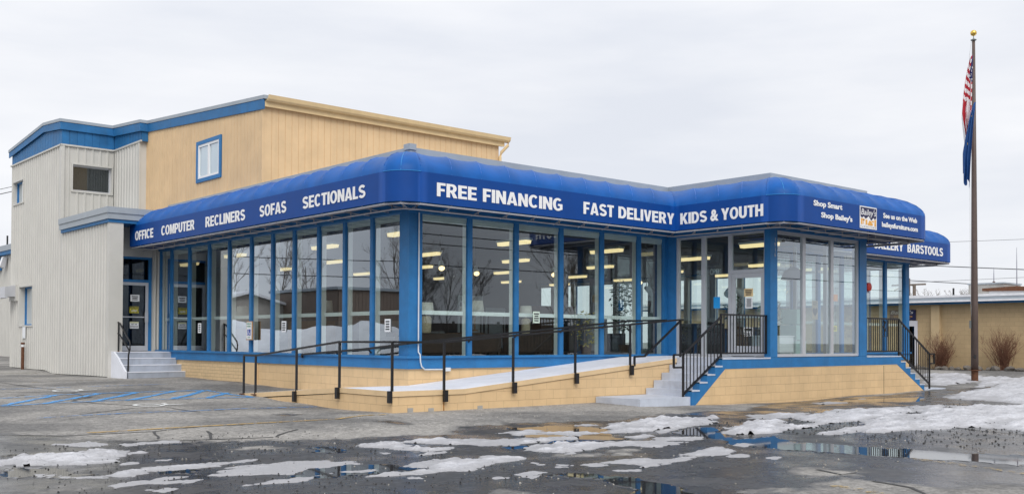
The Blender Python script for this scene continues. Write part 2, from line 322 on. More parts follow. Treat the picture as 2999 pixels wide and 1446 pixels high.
# world-space outlines of paint, snow and water on the lot (metres)
SNOW = [[0.05,[[4.3,14.59],[4.46,14.65],[4.67,14.62],[4.94,14.64],[5.06,14.33],[4.98,14.13],[4.7,14.06],[4.53,14.32]]],[0.03,[[5.2,14.06],[5.47,14.15],[5.42,13.94],[5.14,13.82]]],[0.03,[[5.46,14.0],[5.76,14.05],[5.87,14.02],[5.89,13.85],[5.68,13.85]]],[0.09,[[3.41,13.28],[3.67,13.59],[3.94,13.53],[4.31,13.4],[4.58,13.58],[4.92,13.56],[5.05,13.22],[5.17,12.84],[4.77,12.75],[4.48,12.4],[4.38,12.17],[4.0,12.05],[3.61,12.3],[3.39,12.54],[3.23,12.55],[3.11,12.77],[3.27,13.28]]],[0.03,[[4.34,11.97],[4.52,12.05],[4.57,11.92],[4.38,11.85]]],[0.05,[[4.44,11.39],[4.62,11.43],[4.93,11.43],[5.34,11.34],[5.78,11.39],[5.85,11.3],[5.56,11.22],[5.12,11.15],[4.59,10.96],[4.34,11.05],[3.98,10.84],[3.82,11.02],[4.08,11.21],[4.28,11.34]]],[0.02,[[4.84,12.04],[5.01,12.02],[4.93,11.9]]],[0.02,[[3.31,11.65],[3.61,11.2],[3.82,11.02],[3.82,10.85],[3.5,11.05],[3.29,11.37]]],[0.02,[[4.83,10.77],[5.36,10.77],[5.73,10.79],[5.93,10.89],[6.09,10.82],[6.22,10.59],[6.64,10.34],[6.7,10.01],[6.37,10.14],[6.03,10.18],[5.83,10.2],[5.51,9.99],[5.33,10.08],[4.72,10.23],[4.9,10.48]]],[0.015,[[4.12,10.15],[4.34,10.18],[4.54,10.12],[4.36,9.96],[4.11,10.01]]],[0.02,[[4.49,9.47],[4.76,9.58],[5.11,9.65],[5.42,9.67],[5.69,9.61],[5.83,9.67],[5.62,9.46],[5.16,9.31],[4.82,9.46]]],[0.02,[[3.62,10.27],[4.03,10.41],[4.0,10.3],[3.64,10.06]]],[0.015,[[4.15,10.33],[4.33,10.55],[4.49,10.48],[4.17,10.27]]],[0.015,[[3.83,9.64],[4.0,9.72],[4.08,9.57],[3.88,9.35],[3.77,9.51]]],[0.07,[[7.29,12.03],[7.69,12.16],[8.31,12.02],[8.28,11.79],[8.25,11.35],[8.38,10.9],[8.05,10.51],[7.65,10.52],[7.84,10.83],[7.67,10.97],[7.62,11.34],[7.51,11.8]]],[0.07,[[8.48,12.07],[8.99,12.15],[9.48,11.72],[9.78,11.49],[10.23,11.34],[10.85,11.02],[10.65,10.9],[9.94,10.85],[9.52,10.71],[9.07,10.88],[8.7,11.36],[8.53,11.5],[8.46,11.84]]],[0.02,[[7.4,11.06],[7.49,11.08],[7.49,10.95],[7.32,10.85]]],[0.06,[[6.84,9.7],[7.22,9.85],[7.8,10.02],[7.71,9.73],[7.7,9.53],[8.07,9.72],[8.13,9.9],[8.45,9.75],[8.41,9.38],[8.08,9.29],[7.68,9.21],[7.17,8.88],[6.89,9.04],[6.56,9.02],[6.19,9.1],[6.0,9.2],[6.33,9.32],[6.66,9.28],[6.99,9.32]]],[0.02,[[5.98,9.66],[6.32,9.66],[6.35,9.54],[6.08,9.46]]],[0.02,[[6.24,8.89],[6.35,8.91],[6.34,8.76],[6.2,8.75]]],[0.02,[[6.82,8.32],[7.06,8.37],[7.15,8.21],[6.87,8.1]]],[0.03,[[7.36,8.33],[7.64,8.45],[7.76,8.29],[7.5,8.1],[7.32,8.06],[7.25,8.19]]],[0.02,[[8.21,8.99],[8.24,8.93],[8.13,8.83],[8.1,8.86]]],[0.02,[[8.07,8.59],[8.22,8.59],[8.22,8.47],[8.01,8.45]]],[0.02,[[8.33,8.72],[8.34,8.56],[8.23,8.61]]],[0.02,[[8.52,8.48],[8.68,8.49],[8.7,8.38],[8.53,8.38]]],[0.09,[[12.45,12.04],[13.22,12.21],[13.68,12.3],[14.34,12.71],[14.89,12.77],[15.21,12.21],[15.74,12.13],[15.47,11.84],[14.77,11.45],[13.68,11.16],[12.92,11.1],[12.2,11.04],[11.84,11.21],[12.26,11.49],[12.27,11.81]]],[0.05,[[12.55,12.59],[12.78,12.56],[12.7,12.28],[12.36,12.33]]],[0.05,[[10.43,12.09],[11.19,12.33],[11.04,11.96],[11.15,11.76],[11.53,11.45],[11.49,11.25],[11.08,11.12],[10.82,11.55],[10.34,11.75]]],[0.05,[[11.52,10.55],[11.99,10.63],[12.04,10.41],[11.65,10.24],[11.38,10.34]]],[0.05,[[11.69,10.1],[12.18,10.14],[12.41,9.96],[12.21,9.69],[11.78,9.62],[11.6,9.86]]],[0.08,[[9.34,10.41],[9.8,10.51],[10.5,10.63],[10.68,10.29],[10.98,10.15],[11.29,9.8],[11.6,9.46],[11.24,9.36],[10.83,9.41],[10.27,9.68],[9.74,9.67],[9.21,9.59],[8.91,9.75],[9.12,10.07]]],[0.04,[[12.55,10.89],[13.07,10.93],[12.74,10.62],[12.34,10.58]]],[0.03,[[8.99,8.46],[9.36,8.56],[9.6,8.51],[9.58,8.27],[9.55,7.99],[9.11,7.81],[8.92,7.9],[8.98,8.18]]],[0.03,[[9.72,8.2],[10.06,8.29],[10.21,8.2],[9.8,8.0],[9.53,8.0]]],[0.04,[[10.17,8.35],[10.71,8.56],[11.4,8.78],[11.37,8.54],[10.69,8.17],[10.36,8.2]]],[0.02,[[8.45,7.91],[8.73,7.89],[8.9,7.73],[8.63,7.65],[8.41,7.74]]],[0.03,[[11.78,8.74],[12.1,8.83],[12.03,8.64],[11.72,8.57]]],[0.015,[[10.67,7.95],[10.91,7.95],[10.8,7.77],[10.56,7.77]]],[0.09,[[13.33,10.2],[14.23,10.65],[15.23,10.95],[15.96,10.89],[15.68,10.37],[15.95,10.15],[15.27,9.84],[14.44,9.71],[13.67,9.47],[13.28,9.55],[13.23,9.81]]],[0.06,[[16.04,11.63],[16.8,12.08],[17.47,11.93],[18.35,11.94],[17.94,11.57],[17.04,11.27],[16.39,11.43]]],[0.08,[[16.4,10.87],[18.11,11.44],[19.76,11.75],[21.09,11.38],[21.92,11.2],[23.34,11.3],[21.42,10.7],[20.35,10.49],[19.3,10.53],[18.4,10.15],[17.26,10.05],[16.34,10.14],[16.35,10.59]]],[0.09,[[16.24,9.5],[17.65,10.06],[19.02,10.38],[19.9,10.26],[20.94,10.65],[22.15,10.58],[23.55,11.15],[22.9,10.46],[25.33,9.81],[17.88,6.76],[17.42,7.12],[17.66,7.7],[17.29,8.26],[16.24,8.3],[15.29,8.43],[15.03,8.75],[14.37,8.92],[13.89,8.95],[14.21,9.16],[15.25,9.07],[16.19,9.12]]],[0.09,[[27.36,13.13],[29.11,13.44],[35.07,15.11],[41.1,16.79],[42.71,16.53],[25.98,9.82],[25.3,10.34],[25.83,11.26],[25.99,12.0],[25.9,12.65]]],[0.08,[[41.34,20.79],[42.2,19.7],[41.53,18.52],[41.77,17.06],[42.29,16.37],[40.45,15.66],[39.65,16.2],[36.75,15.83],[32.82,14.81],[39.58,17.65],[35.38,16.59],[33.33,16.28],[32.99,16.52],[38.59,19.41]]],[0.04,[[21.83,13.87],[22.87,14.11],[22.32,13.36],[21.28,13.27]]],[0.08,[[24.46,14.11],[24.59,14.06],[23.61,13.51],[23.68,13.65]]],[0.01,[[10.9,7.64],[11.01,7.56],[10.84,7.52]]]]
PUDDLES = [[[4.42,10.99],[4.69,11.01],[4.99,11.0],[5.05,10.83],[4.82,10.78],[4.78,10.36],[4.61,10.41],[4.45,10.73]],[[3.19,12.4],[3.49,12.28],[3.79,11.79],[3.88,11.19],[3.47,11.1],[3.23,11.37],[2.96,11.51],[2.99,12.03]],[[5.38,9.76],[5.51,9.99],[5.83,10.2],[6.03,10.18],[6.37,10.14],[6.51,10.02],[7.03,10.14],[7.05,9.99],[6.84,9.7],[6.99,9.32],[6.66,9.28],[6.43,9.36],[6.36,9.36],[5.88,9.35],[5.51,9.6]],[[7.62,8.0],[7.92,8.04],[8.03,7.73],[8.17,7.39],[8.0,7.0],[8.08,6.74],[7.63,6.28],[7.14,5.95],[6.98,6.31],[7.62,7.11],[7.68,7.47]],[[11.14,12.74],[12.05,12.71],[12.17,12.21],[12.22,11.52],[11.34,10.7],[11.3,10.31],[10.62,10.44],[9.76,10.54],[10.61,11.94]],[[12.7,10.54],[13.29,10.94],[13.82,11.05],[13.95,10.81],[13.73,10.47],[13.33,10.16],[12.9,9.69],[12.6,9.27],[12.74,9.16],[13.37,9.14],[12.72,8.41],[13.02,8.08],[13.05,7.5],[13.07,7.13],[13.14,6.89],[13.26,6.63],[13.46,6.14],[13.73,5.46],[12.47,4.96],[12.54,5.13],[12.49,5.57],[12.26,6.4],[12.11,6.9],[11.85,7.67],[11.78,8.07],[11.75,8.45],[12.09,9.27],[12.23,9.68],[12.3,9.94]],[[9.03,10.49],[9.49,10.57],[9.16,10.21],[8.96,10.29]],[[18.24,11.71],[19.88,12.08],[20.42,11.89],[19.76,11.75],[18.11,11.44]],[[3.44,13.39],[3.56,13.87],[3.86,13.8],[4.18,13.72],[4.11,13.34],[3.94,13.53],[3.67,13.59]],[[7.05,12.13],[7.27,12.1],[7.18,11.53],[7.0,11.27],[6.87,11.61]],[[4.61,8.91],[4.8,8.94],[4.7,8.58],[4.46,8.62]],[[22.23,13.79],[25.06,13.67],[26.44,13.36],[24.21,12.31],[22.37,13.02]]]
WET = [[3.78,16.39],[4.19,16.31],[4.85,15.54],[4.73,14.97],[5.98,14.06],[6.85,13.44],[8.1,12.9],[8.83,12.86],[9.81,12.55],[10.13,13.18],[10.84,13.42],[11.99,13.29],[12.31,13.34],[14.09,12.75],[14.98,13.28],[16.68,13.34],[18.02,12.99],[21.82,14.73],[23.54,14.92],[25.74,14.35],[29.32,14.65],[33.35,14.88],[38.84,13.62],[60,10],[40,-6],[-6,-6],[-6,8]]
DRY = [[[9.91,6.69],[10.44,6.57],[10.44,6.08],[10.06,6.05],[9.62,6.29]],[[8.26,5.44],[9.38,5.95],[9.84,5.79],[9.9,5.17],[10.1,4.72],[10.82,4.42],[9.97,3.87]],[[6.12,7.26],[6.43,7.52],[6.71,7.33],[6.39,7.04]],[[8.0,5.89],[8.34,6.01],[8.51,5.91],[8.22,5.71]],[[2.78,10.26],[3.08,10.35],[3.26,10.56],[3.52,10.53],[3.42,10.43],[3.25,10.39],[3.11,10.27],[2.93,10.29]],[[5.91,12.54],[6.27,12.67],[6.53,12.81],[6.64,12.55],[6.63,12.27],[6.32,12.46]],[[6.12,13.59],[6.39,13.56],[6.49,13.37]],[[8.68,9.48],[9.27,9.3],[9.77,9.06],[9.29,9.13]],[[9.52,9.51],[10.25,9.39],[9.92,9.35]],[[5.09,13.54],[5.41,13.56],[5.14,13.44]],[[43.1,21.53],[45.07,21.53],[44.19,18.05],[43.1,17.6],[42.27,20.19]]]
DAMP = [[[4.06,16.39],[4.19,16.31],[4.85,15.54],[4.59,14.9],[3.83,14.93],[3.72,14.99]],[[9.72,14.94],[10.14,14.76],[10.15,14.22],[9.93,14.15]],[[4.68,18.25],[4.74,17.97],[4.49,17.48]],[[9.14,17.35],[9.68,17.57],[9.62,17.02],[9.08,16.63]],[[21.82,14.73],[25.3,14.11],[28.23,14.26],[27.69,13.83],[23.02,12.56],[21.08,13.09],[17.3,12.44],[18.71,13.45]],[[9.09,7.57],[9.36,7.48],[8.86,6.94],[8.5,7.01]]]
BLUE_LINES = [[0.1,[[5.57,21.7],[6.6,21.99],[8.2,22.09],[9.83,21.78],[10.84,21.42]]],[0.1,[[6.12,23.88],[7.39,24.28],[8.38,24.32],[10.07,24.1],[10.84,23.91],[10.84,21.42]]],[0.16,[[5.67,21.87],[7.37,24.21]]],[0.16,[[6.41,21.86],[8.32,24.21]]],[0.16,[[7.36,21.92],[9.19,24.14]]],[0.16,[[8.16,21.98],[10.05,24.06]]],[0.16,[[9.16,21.96],[10.74,23.87]]],[0.16,[[9.9,21.79],[10.99,23.08]]],[0.1,[[5.38,18.6],[6.13,18.78],[7.77,18.88],[8.14,18.8],[9.26,18.95],[10.97,18.83]]],[0.1,[[6.88,26.87],[8.48,26.66]]],[0.09,[[8.91,26.73],[10.88,26.45]]]]
YELLOW_LINES = [[0.11,[[5.24,15.71],[6.58,15.72],[8.27,15.64],[9.59,15.62],[9.57,15.65],[10.31,16.03],[10.78,15.95]]],[0.09,[[7.89,29.27],[9.34,29.33],[11.18,30.12]]],[0.09,[[8.5,33.19],[9.65,30.91]]],[0.12,[[12.18,6.39],[12.08,5.77],[11.78,4.82],[11.62,4.29]]],[0.14,[[9.26,5.65],[9.21,5.36],[9.09,5.01]]],[0.1,[[37.25,16.81],[39.34,16.83]]]]
CRACKS = [[[4.15,16.16],[4.85,15.54],[5.44,15.49],[6.13,15.4],[7.02,15.68],[7.68,15.51]],[[6.12,15.41],[5.9,14.66],[5.81,14.4]],[[6.79,14.98],[6.69,14.6],[6.4,14.0]],[[8.03,14.38],[7.47,13.92],[7.29,13.71]],[[7.61,29.73],[7.75,27.35],[7.94,25.98]],[[7.89,24.76],[7.87,23.36],[7.15,22.43],[7.34,21.55],[7.79,20.57]],[[6.58,24.42],[6.83,24.69]],[[6.21,19.04],[7.57,19.99],[8.18,19.89],[8.19,18.77],[8.24,18.52]],[[6.63,25.89],[7.33,25.27],[8.09,25.56],[9.2,25.3]],[[17.29,8.26],[16.89,7.54],[16.82,6.87]],[[10.31,6.49],[10.1,6.07],[10.4,6.05]],[[9.9,5.58],[9.76,5.1],[9.46,4.79]],[[5.98,14.06],[6.95,13.75],[7.24,13.67]]]
# ------------------------------------------------------------------ ground
GP = np.array([(0,0,0),(18.36,14.87,0),(19.7,14.87,-.03),(22.1,14.87,-.065),(27,14.87,0),(29.2,14.87,.03),(11.08,16.3,.057),(16.6,16.2,.06),(11.08,18,.03),(11.08,20.3,.075),(11.08,21.9,.14),(12.8,23.5,.21),(12.8,25.3,.235),(12.8,26,.29),(12.8,29.9,.31),(10.95,31,.29),(10.95,36,.25),(10.95,37.5,.35),(10.95,41.4,.36),(16.7,65,.4),(38.7,17.6,0),(46,21.8,.23),(46,18.9,.26),(10,10,0),(20,8,0),(30,10,0),(5,12,0),(0,20,.05),(0,35,.2),(45,10,.1),(-40,60,.3),(60,60,.3),(60,-20,.1),(-30,-30,0)])
def ground_z(x, y):
    x = np.asarray(x, float); y = np.asarray(y, float)
    w = 1/((x[..., None]-GP[:, 0])**2+(y[..., None]-GP[:, 1])**2+.3)**1.5
    v = (w*GP[:, 2]).sum(-1)/w.sum(-1)
    t = np.clip((y-12.6)/2.2, 0, 1)
    return np.where(x < 33, v*t*t*(3-2*t), v)
def gz(x, y): return float(ground_z(x, y))
def sdist(px, py, poly):
    """signed distance to a polygon, positive inside"""
    P = np.asarray(poly, float); Q = np.roll(P, -1, 0)
    dmin = np.full(px.shape, 1e9); ins = np.zeros(px.shape, bool)
    for (ax, ay), (bx, by) in zip(P, Q):
        ex, ey = bx-ax, by-ay; l2 = ex*ex+ey*ey+1e-12
        t = np.clip(((px-ax)*ex+(py-ay)*ey)/l2, 0, 1)
        dmin = np.minimum(dmin, np.hypot(px-ax-t*ex, py-ay-t*ey))
        c = ((ay > py) != (by > py)) & (px < ex*(py-ay)/(ey if abs(ey) > 1e-9 else 1e-9)+ax)
        ins ^= c
    return np.where(ins, dmin, -dmin)
_rng = np.random.RandomState(3); _tab = _rng.rand(512, 512)
def vnoise(x, y):
    xi = np.floor(x).astype(int); yi = np.floor(y).astype(int); fx = x-xi; fy = y-yi
    fx = fx*fx*(3-2*fx); fy = fy*fy*(3-2*fy); g = lambda a, b: _tab[a % 512, b % 512]
    return (g(xi, yi)*(1-fx)+g(xi+1, yi)*fx)*(1-fy)+(g(xi, yi+1)*(1-fx)+g(xi+1, yi+1)*fx)*fy
def fbm(x, y, o=4):
    s = 0; a = .5; n = 0
    for k in range(o):
        ca, sa = math.cos(.65*k+.5), math.sin(.65*k+.5)
        s = s+a*vnoise((x*ca-y*sa)*2**k+17*k, (x*sa+y*ca)*2**k+31*k); n += a; a *= .55
    return s/n

def asphalt_mat():
    m = bpy.data.materials.new('asphalt'); m.use_nodes = True; t = m.node_tree; b = t.nodes['Principled BSDF']; lk = t.links.new
    def math_(op, a, b_=None, c=None, clamp=False):
        n = N('ShaderNodeMath', t, operation=op); n.use_clamp = clamp
        for i, q in enumerate((a, b_, c)):
            if q is None: continue
            if isinstance(q, (int, float)): n.inputs[i].default_value = q
            else: lk(q, n.inputs[i])
        return n.outputs[0]
    def noise(sc, det=5, rough=.6):
        n = N('ShaderNodeTexNoise', t); n.inputs['Scale'].default_value = sc; n.inputs['Detail'].default_value = det; n.inputs['Roughness'].default_value = rough
        lk(co.outputs['Object'], n.inputs[0]); return n.outputs[0]
    def rng(x, a, b_, c=0., d_=1.):
        n = N('ShaderNodeMapRange', t); lk(x, n.inputs[0])
        for i, q in enumerate((a, b_, c, d_)): n.inputs[i+1].default_value = q
        return n.outputs[0]
    def mixc(f_, a, b_):
        n = N('ShaderNodeMixRGB', t); lk(f_, n.inputs[0])
        for i, q in ((1, a), (2, b_)):
            if isinstance(q, tuple): n.inputs[i].default_value = (*q, 1)
            else: lk(q, n.inputs[i])
        return n.outputs[0]
    co = N('ShaderNodeTexCoord', t)
    aw = N('ShaderNodeAttribute', t); aw.attribute_name = 'wet'
    edge = noise(1.6, 6, .65); fine = noise(55, 3, .7); mid = noise(7, 5, .6); big = noise(.35, 4, .6)
    vor = N('ShaderNodeTexVoronoi', t); vor.inputs['Scale'].default_value = 42; lk(co.outputs['Object'], vor.inputs[0])
    vor2 = N('ShaderNodeTexVoronoi', t); vor2.inputs['Scale'].default_value = 17; lk(co.outputs['Object'], vor2.inputs[0])
    vor3 = N('ShaderNodeTexVoronoi', t); vor3.inputs['Scale'].default_value = 16; lk(co.outputs['Object'], vor3.inputs[0])
    agg = rng(math_('ADD', vor.outputs['Color'], vor3.outputs['Color']), .2, 1.8, .55, 1.45)
    peb = rng(vor2.outputs['Distance'], .06, .10, 1, 0)           # scattered loose chips
    pk = math_('GREATER_THAN', noise(9, 1, .5), .60); peb = math_('MULTIPLY', peb, pk)
    wetf = rng(math_('ADD', aw.outputs['Fac'], math_('MULTIPLY_ADD', edge, 1.3, -.65)), -.10, .12)
    dryc = N('ShaderNodeVectorMath', t, operation='SCALE')
    dc = mixc(rng(big, .40, .60), (.145, .142, .138), (.30, .287, .268))
    lk(dc, dryc.inputs[0]); lk(math_('MULTIPLY', agg, rng(mid, .3, .7, .86, 1.12)), dryc.inputs['Scale'])
    wetc = N('ShaderNodeVectorMath', t, operation='SCALE'); wetc.inputs[0].default_value = (.036, .036, .038)
    lk(math_('MULTIPLY', rng(mid, .3, .7, .7, 1.35), agg), wetc.inputs['Scale'])
    c1 = mixc(wetf, dryc.outputs[0], wetc.outputs[0])
    c1 = mixc(math_('MULTIPLY', peb, .75), c1, (.34, .32, .28))
    lk(c1, b.inputs['Base Color'])
    wr = rng(noise(1.1, 5, .65), .38, .62, .07, .42)
    ro = N('ShaderNodeMix', t); lk(wetf, ro.inputs[0]); ro.inputs[2].default_value = .9; lk(wr, ro.inputs[3]); lk(ro.outputs[0], b.inputs['Roughness'])
    b.inputs['Specular IOR Level'].default_value = .4
    bp = N('ShaderNodeBump', t); bp.inputs['Distance'].default_value = .012
    lk(rng(wetf, 0, 1, .55, .10), bp.inputs['Strength'])
    lk(math_('ADD', vor.outputs['Distance'], fine), bp.inputs['Height']); lk(bp.outputs[0], b.inputs['Normal'])
    return m
xs = np.unique(np.concatenate([np.linspace(-400, -20, 12), np.arange(-20, 0, 2), np.arange(0, 50.01, .25), np.arange(52, 70, 2), np.linspace(75, 600, 14)]))
ys = np.unique(np.concatenate([np.linspace(-400, -20, 12), np.arange(-20, 4, 2), np.arange(4, 30.01, .2), np.arange(31, 72, 1), np.linspace(75, 600, 14)]))
X, Y = np.meshgrid(xs, ys); Z = ground_z(X, Y)
wetv = sdist(X.ravel(), Y.ravel(), WET)
for q in DRY: wetv = np.minimum(wetv, -sdist(X.ravel(), Y.ravel(), q)*1.0)
for q in DAMP: wetv = np.maximum(wetv, sdist(X.ravel(), Y.ravel(), q)*1.3)
wetv = np.clip(wetv, -1.5, 1.5)
nx, ny = len(xs), len(ys)
idx = np.arange(nx*ny).reshape(ny, nx)
fc = np.stack([idx[:-1, :-1], idx[:-1, 1:], idx[1:, 1:], idx[1:, :-1]], -1).reshape(-1, 4)
me = bpy.data.meshes.new('ground'); me.from_pydata(np.stack([X.ravel(), Y.ravel(), Z.ravel()], -1).tolist(), [], fc.tolist())
at = me.attributes.new('wet', 'FLOAT', 'POINT'); at.data.foreach_set('value', wetv.astype(np.float32))
me.polygons.foreach_set('use_smooth', [True]*len(me.polygons)); me.materials.append(asphalt_mat())
ground = bpy.data.objects.new('parking_lot', me); COL.objects.link(ground); tag(ground, kind='structure')

def strip(name, m, lines, lift, kind='structure', wob=0.0):
    mb = MB()
    for w, pts in lines:
        P = []
        for a, b_ in zip(pts[:-1], pts[1:]):
            n = max(1, int(math.dist(a, b_)/.35))
            for k in range(n): P.append((a[0]+(b_[0]-a[0])*k/n, a[1]+(b_[1]-a[1])*k/n))
        P.append(tuple(pts[-1])); vs = []
        for i, p in enumerate(P):
            a = P[max(i-1, 0)]; b_ = P[min(i+1, len(P)-1)]; dx, dy = b_[0]-a[0], b_[1]-a[1]; l = math.hypot(dx, dy) or 1
            ww = w*(1+random.uniform(-wob, wob)); ox = random.uniform(-1, 1)*wob*w
            for sg in (-1, 1):
                x, y = p[0]-dy/l*(sg*ww/2+ox), p[1]+dx/l*(sg*ww/2+ox); vs.append((x, y, gz(x, y)+lift))
        mb.add(vs, [(2*i, 2*i+1, 2*i+3, 2*i+2) for i in range(len(P)-1)])
    o = mb.build(name, m, recalc=False); tag(o, kind=kind); return o
def worn_paint(name, col, amount):
    m = bpy.data.materials.new(name); m.use_nodes = True; t = m.node_tree; lk = t.links.new; b = t.nodes['Principled BSDF']; o = t.nodes['Material Output']
    b.inputs['Base Color'].default_value = (*col, 1); b.inputs['Roughness'].default_value = .7
    co = N('ShaderNodeTexCoord', t); n = N('ShaderNodeTexNoise', t); n.inputs['Scale'].default_value = 9; n.inputs['Detail'].default_value = 8; n.inputs['Roughness'].default_value = .75
    lk(co.outputs['Object'], n.inputs[0]); rg = N('ShaderNodeMapRange', t); rg.inputs[1].default_value = amount-.05; rg.inputs[2].default_value = amount+.05; lk(n.outputs[0], rg.inputs[0])
    tr = N('ShaderNodeBsdfTransparent', t); mx = N('ShaderNodeMixShader', t); lk(rg.outputs[0], mx.inputs[0]); lk(b.outputs[0], mx.inputs[2]); lk(tr.outputs[0], mx.inputs[1]); lk(mx.outputs[0], o.inputs[0])
    return m
PB = worn_paint('worn_blue_paint', (.07, .32, .70), .46); PBW = worn_paint('faded_blue_paint', (.10, .26, .56), .50)
PY = worn_paint('worn_yellow_paint', (.46, .30, .10), .47); PYW = worn_paint('faded_yellow_paint', (.42, .3, .12), .55); PW = worn_paint('worn_white_paint', (.66, .67, .66), .38)
strip('blue_parking_lines', PB, BLUE_LINES[:8], .010, wob=.12); strip('faded_blue_parking_lines', PBW, BLUE_LINES[8:], .010, wob=.1)
strip('yellow_parking_lines', PY, [YELLOW_LINES[0]], .009, wob=.1); strip('faded_yellow_lines', PYW, YELLOW_LINES[1:], .009, wob=.1)
CRK = mat('tarred_crack', (.05, .05, .05), .7, .3, 6)
strip('asphalt_cracks', CRK, [(.045, c) for c in CRACKS], .006, wob=.35)
def ada(cx, cy, name):
    """wheelchair marking lying on the asphalt"""
    ring = [(cx+.26*math.cos(a), cy+.34*math.sin(a)) for a in np.linspace(0.3, 5.9, 22)]
    strip(name, PW, [(.09, ring), (.09, [(cx-.05, cy+.05), (cx+.35, cy-.1), (cx+.72, cy-.02)]), (.09, [(cx+.35, cy-.1), (cx+.42, cy+.32)])], .0125)
ada(8.05, 20.5, 'wheelchair_marking'); ada(7.98, 25.45, 'wheelchair_marking')

# ------------------------------------------------------------------ puddles and melting snow
wm = bpy.data.materials.new('puddle_water'); wm.use_nodes = True; t = wm.node_tree; b = t.nodes['Principled BSDF']
b.inputs['Base Color'].default_value = (.022, .022, .024, 1); b.inputs['Roughness'].default_value = .03; b.inputs['IOR'].default_value = 1.33; b.inputs['Specular IOR Level'].default_value = .62
co = N('ShaderNodeTexCoord', t); n = N('ShaderNodeTexNoise', t); n.inputs['Scale'].default_value = 3; bp = N('ShaderNodeBump', t); bp.inputs['Strength'].default_value = .004
t.links.new(co.outputs['Object'], n.inputs[0]); t.links.new(n.outputs[0], bp.inputs['Height']); t.links.new(bp.outputs[0], b.inputs['Normal'])
mb = MB()
for poly in PUDDLES:
    P = np.array(poly); dist = math.hypot(*P.mean(0)); cell = .05 if dist < 17 else .09
    x0, y0 = P.min(0)-.3; x1, y1 = P.max(0)+.3
    A, B_ = np.meshgrid(np.arange(x0, x1, cell), np.arange(y0, y1, cell)); s2 = sdist(A.ravel(), B_.ravel(), poly).reshape(A.shape)
    s2 = s2+(fbm(A*2.3, B_*2.3, 4)-.5)*.5+(fbm(A*9+20, B_*9, 3)-.5)*.2
    base = .006 if P[:, 1].max() < 13 else float(ground_z(P[:, 0], P[:, 1]).max())
    zz = np.where(s2 > 0, base, np.maximum(base+s2*.4, base-.06)); keep = s2 > -.2
    id_ = np.full(A.shape, -1); id_[keep] = np.arange(keep.sum())
    q = np.stack([id_[:-1, :-1], id_[:-1, 1:], id_[1:, 1:], id_[1:, :-1]], -1).reshape(-1, 4); q = q[(q >= 0).all(1)]
    mb.add(np.stack([A[keep], B_[keep], zz[keep]], -1).tolist(), q.tolist())
o = mb.build('puddles', wm, recalc=False); tag(o, kind='structure')

mb = MB(); THICK = []
for hgt, poly in SNOW:
    P = np.array(poly); c = P.mean(0); dist = math.hypot(*c)
    cell = max(.035, dist*.0026)
    x0, y0 = P.min(0)-.3; x1, y1 = P.max(0)+.3
    gx = np.arange(x0, x1, cell); gy = np.arange(y0, y1, cell*1.5 if dist > 14 else cell)
    A, B_ = np.meshgrid(gx, gy); sdv = sdist(A.ravel(), B_.ravel(), poly).reshape(A.shape)
    # edge break-up along streaks that run the way the ploughed lot melts
    e = (fbm(A*1.3, B_*3.2, 5)-.5)*.85 + (fbm(A*6+50, B_*9, 4)-.5)*.36
    size = max(sdv.max(), .05)
    s2 = sdv + e*min(1.0, .4+size)
    holes = fbm(A*.8+9, B_*2.6+4, 5)
    thin = np.clip((holes-.36)/.14, .10, 1)
    rough = .35+1.0*fbm(A*4, B_*7, 4)
    hh = np.where(s2 > 0, hgt*.62*thin*np.clip(s2/.30, 0, 1)**.8*rough + .022*min(1, hgt/.05)*(fbm(A*13, B_*18, 3)-.35), -.03*np.clip(-s2/.3, 0, 1)-.004)
    lump = fbm(A*3+7, B_*5+3, 4); hh = hh + np.where(s2 > .04, hgt*thin*np.clip(lump-.56, 0, 1)*2.0*np.clip(s2/.15, 0, 1), 0)
    hh = hh + np.where(s2 > .02, .5*hgt*np.clip(fbm(A*9+3, B_*13+8, 3)-.5, 0, 1)*np.clip(s2/.1, 0, 1), 0)
    keep = s2 > -cell*3
    zz = ground_z(A, B_)+hh+.004
    id_ = np.full(A.shape, -1); id_[keep] = np.arange(keep.sum())
    q = np.stack([id_[:-1, :-1], id_[:-1, 1:], id_[1:, 1:], id_[1:, :-1]], -1).reshape(-1, 4); q = q[(q >= 0).all(1)]
    mb.add(np.stack([A[keep], B_[keep], zz[keep]], -1).tolist(), q.tolist()); THICK.append(np.clip(hh[keep]/.035, 0, 1))
sm = bpy.data.materials.new('melting_snow'); sm.use_nodes = True; t = sm.node_tree; b = t.nodes['Principled BSDF']; lk = t.links.new
co = N('ShaderNodeTexCoord', t); n = N('ShaderNodeTexNoise', t); n.inputs['Scale'].default_value = 1.7; n.inputs['Detail'].default_value = 7; n.inputs['Roughness'].default_value = .7
rp = N('ShaderNodeValToRGB', t); rp.color_ramp.elements[0].position = .40; rp.color_ramp.elements[0].color = (.40, .40, .42, 1); rp.color_ramp.elements[1].position = .64; rp.color_ramp.elements[1].color = (.62, .625, .66, 1)
mq = N('ShaderNodeMapping', t); mq.inputs['Rotation'].default_value = (0, 0, .75); mq.inputs['Scale'].default_value = (.8, 2.6, 1); lk(co.outputs['Object'], mq.inputs[0]); lk(mq.outputs[0], n.inputs[0]); lk(n.outputs[0], rp.inputs[0])
n2 = N('ShaderNodeTexNoise', t); n2.inputs['Scale'].default_value = 26; n2.inputs['Detail'].default_value = 4; lk(co.outputs['Object'], n2.inputs[0])
dk = N('ShaderNodeMapRange', t); dk.inputs[1].default_value = .28; dk.inputs[2].default_value = .40; dk.inputs[3].default_value = .62; lk(n2.outputs[0], dk.inputs[0])
vs = N('ShaderNodeVectorMath', t, operation='SCALE'); lk(rp.outputs[0], vs.inputs[0]); lk(dk.outputs[0], vs.inputs['Scale']); 
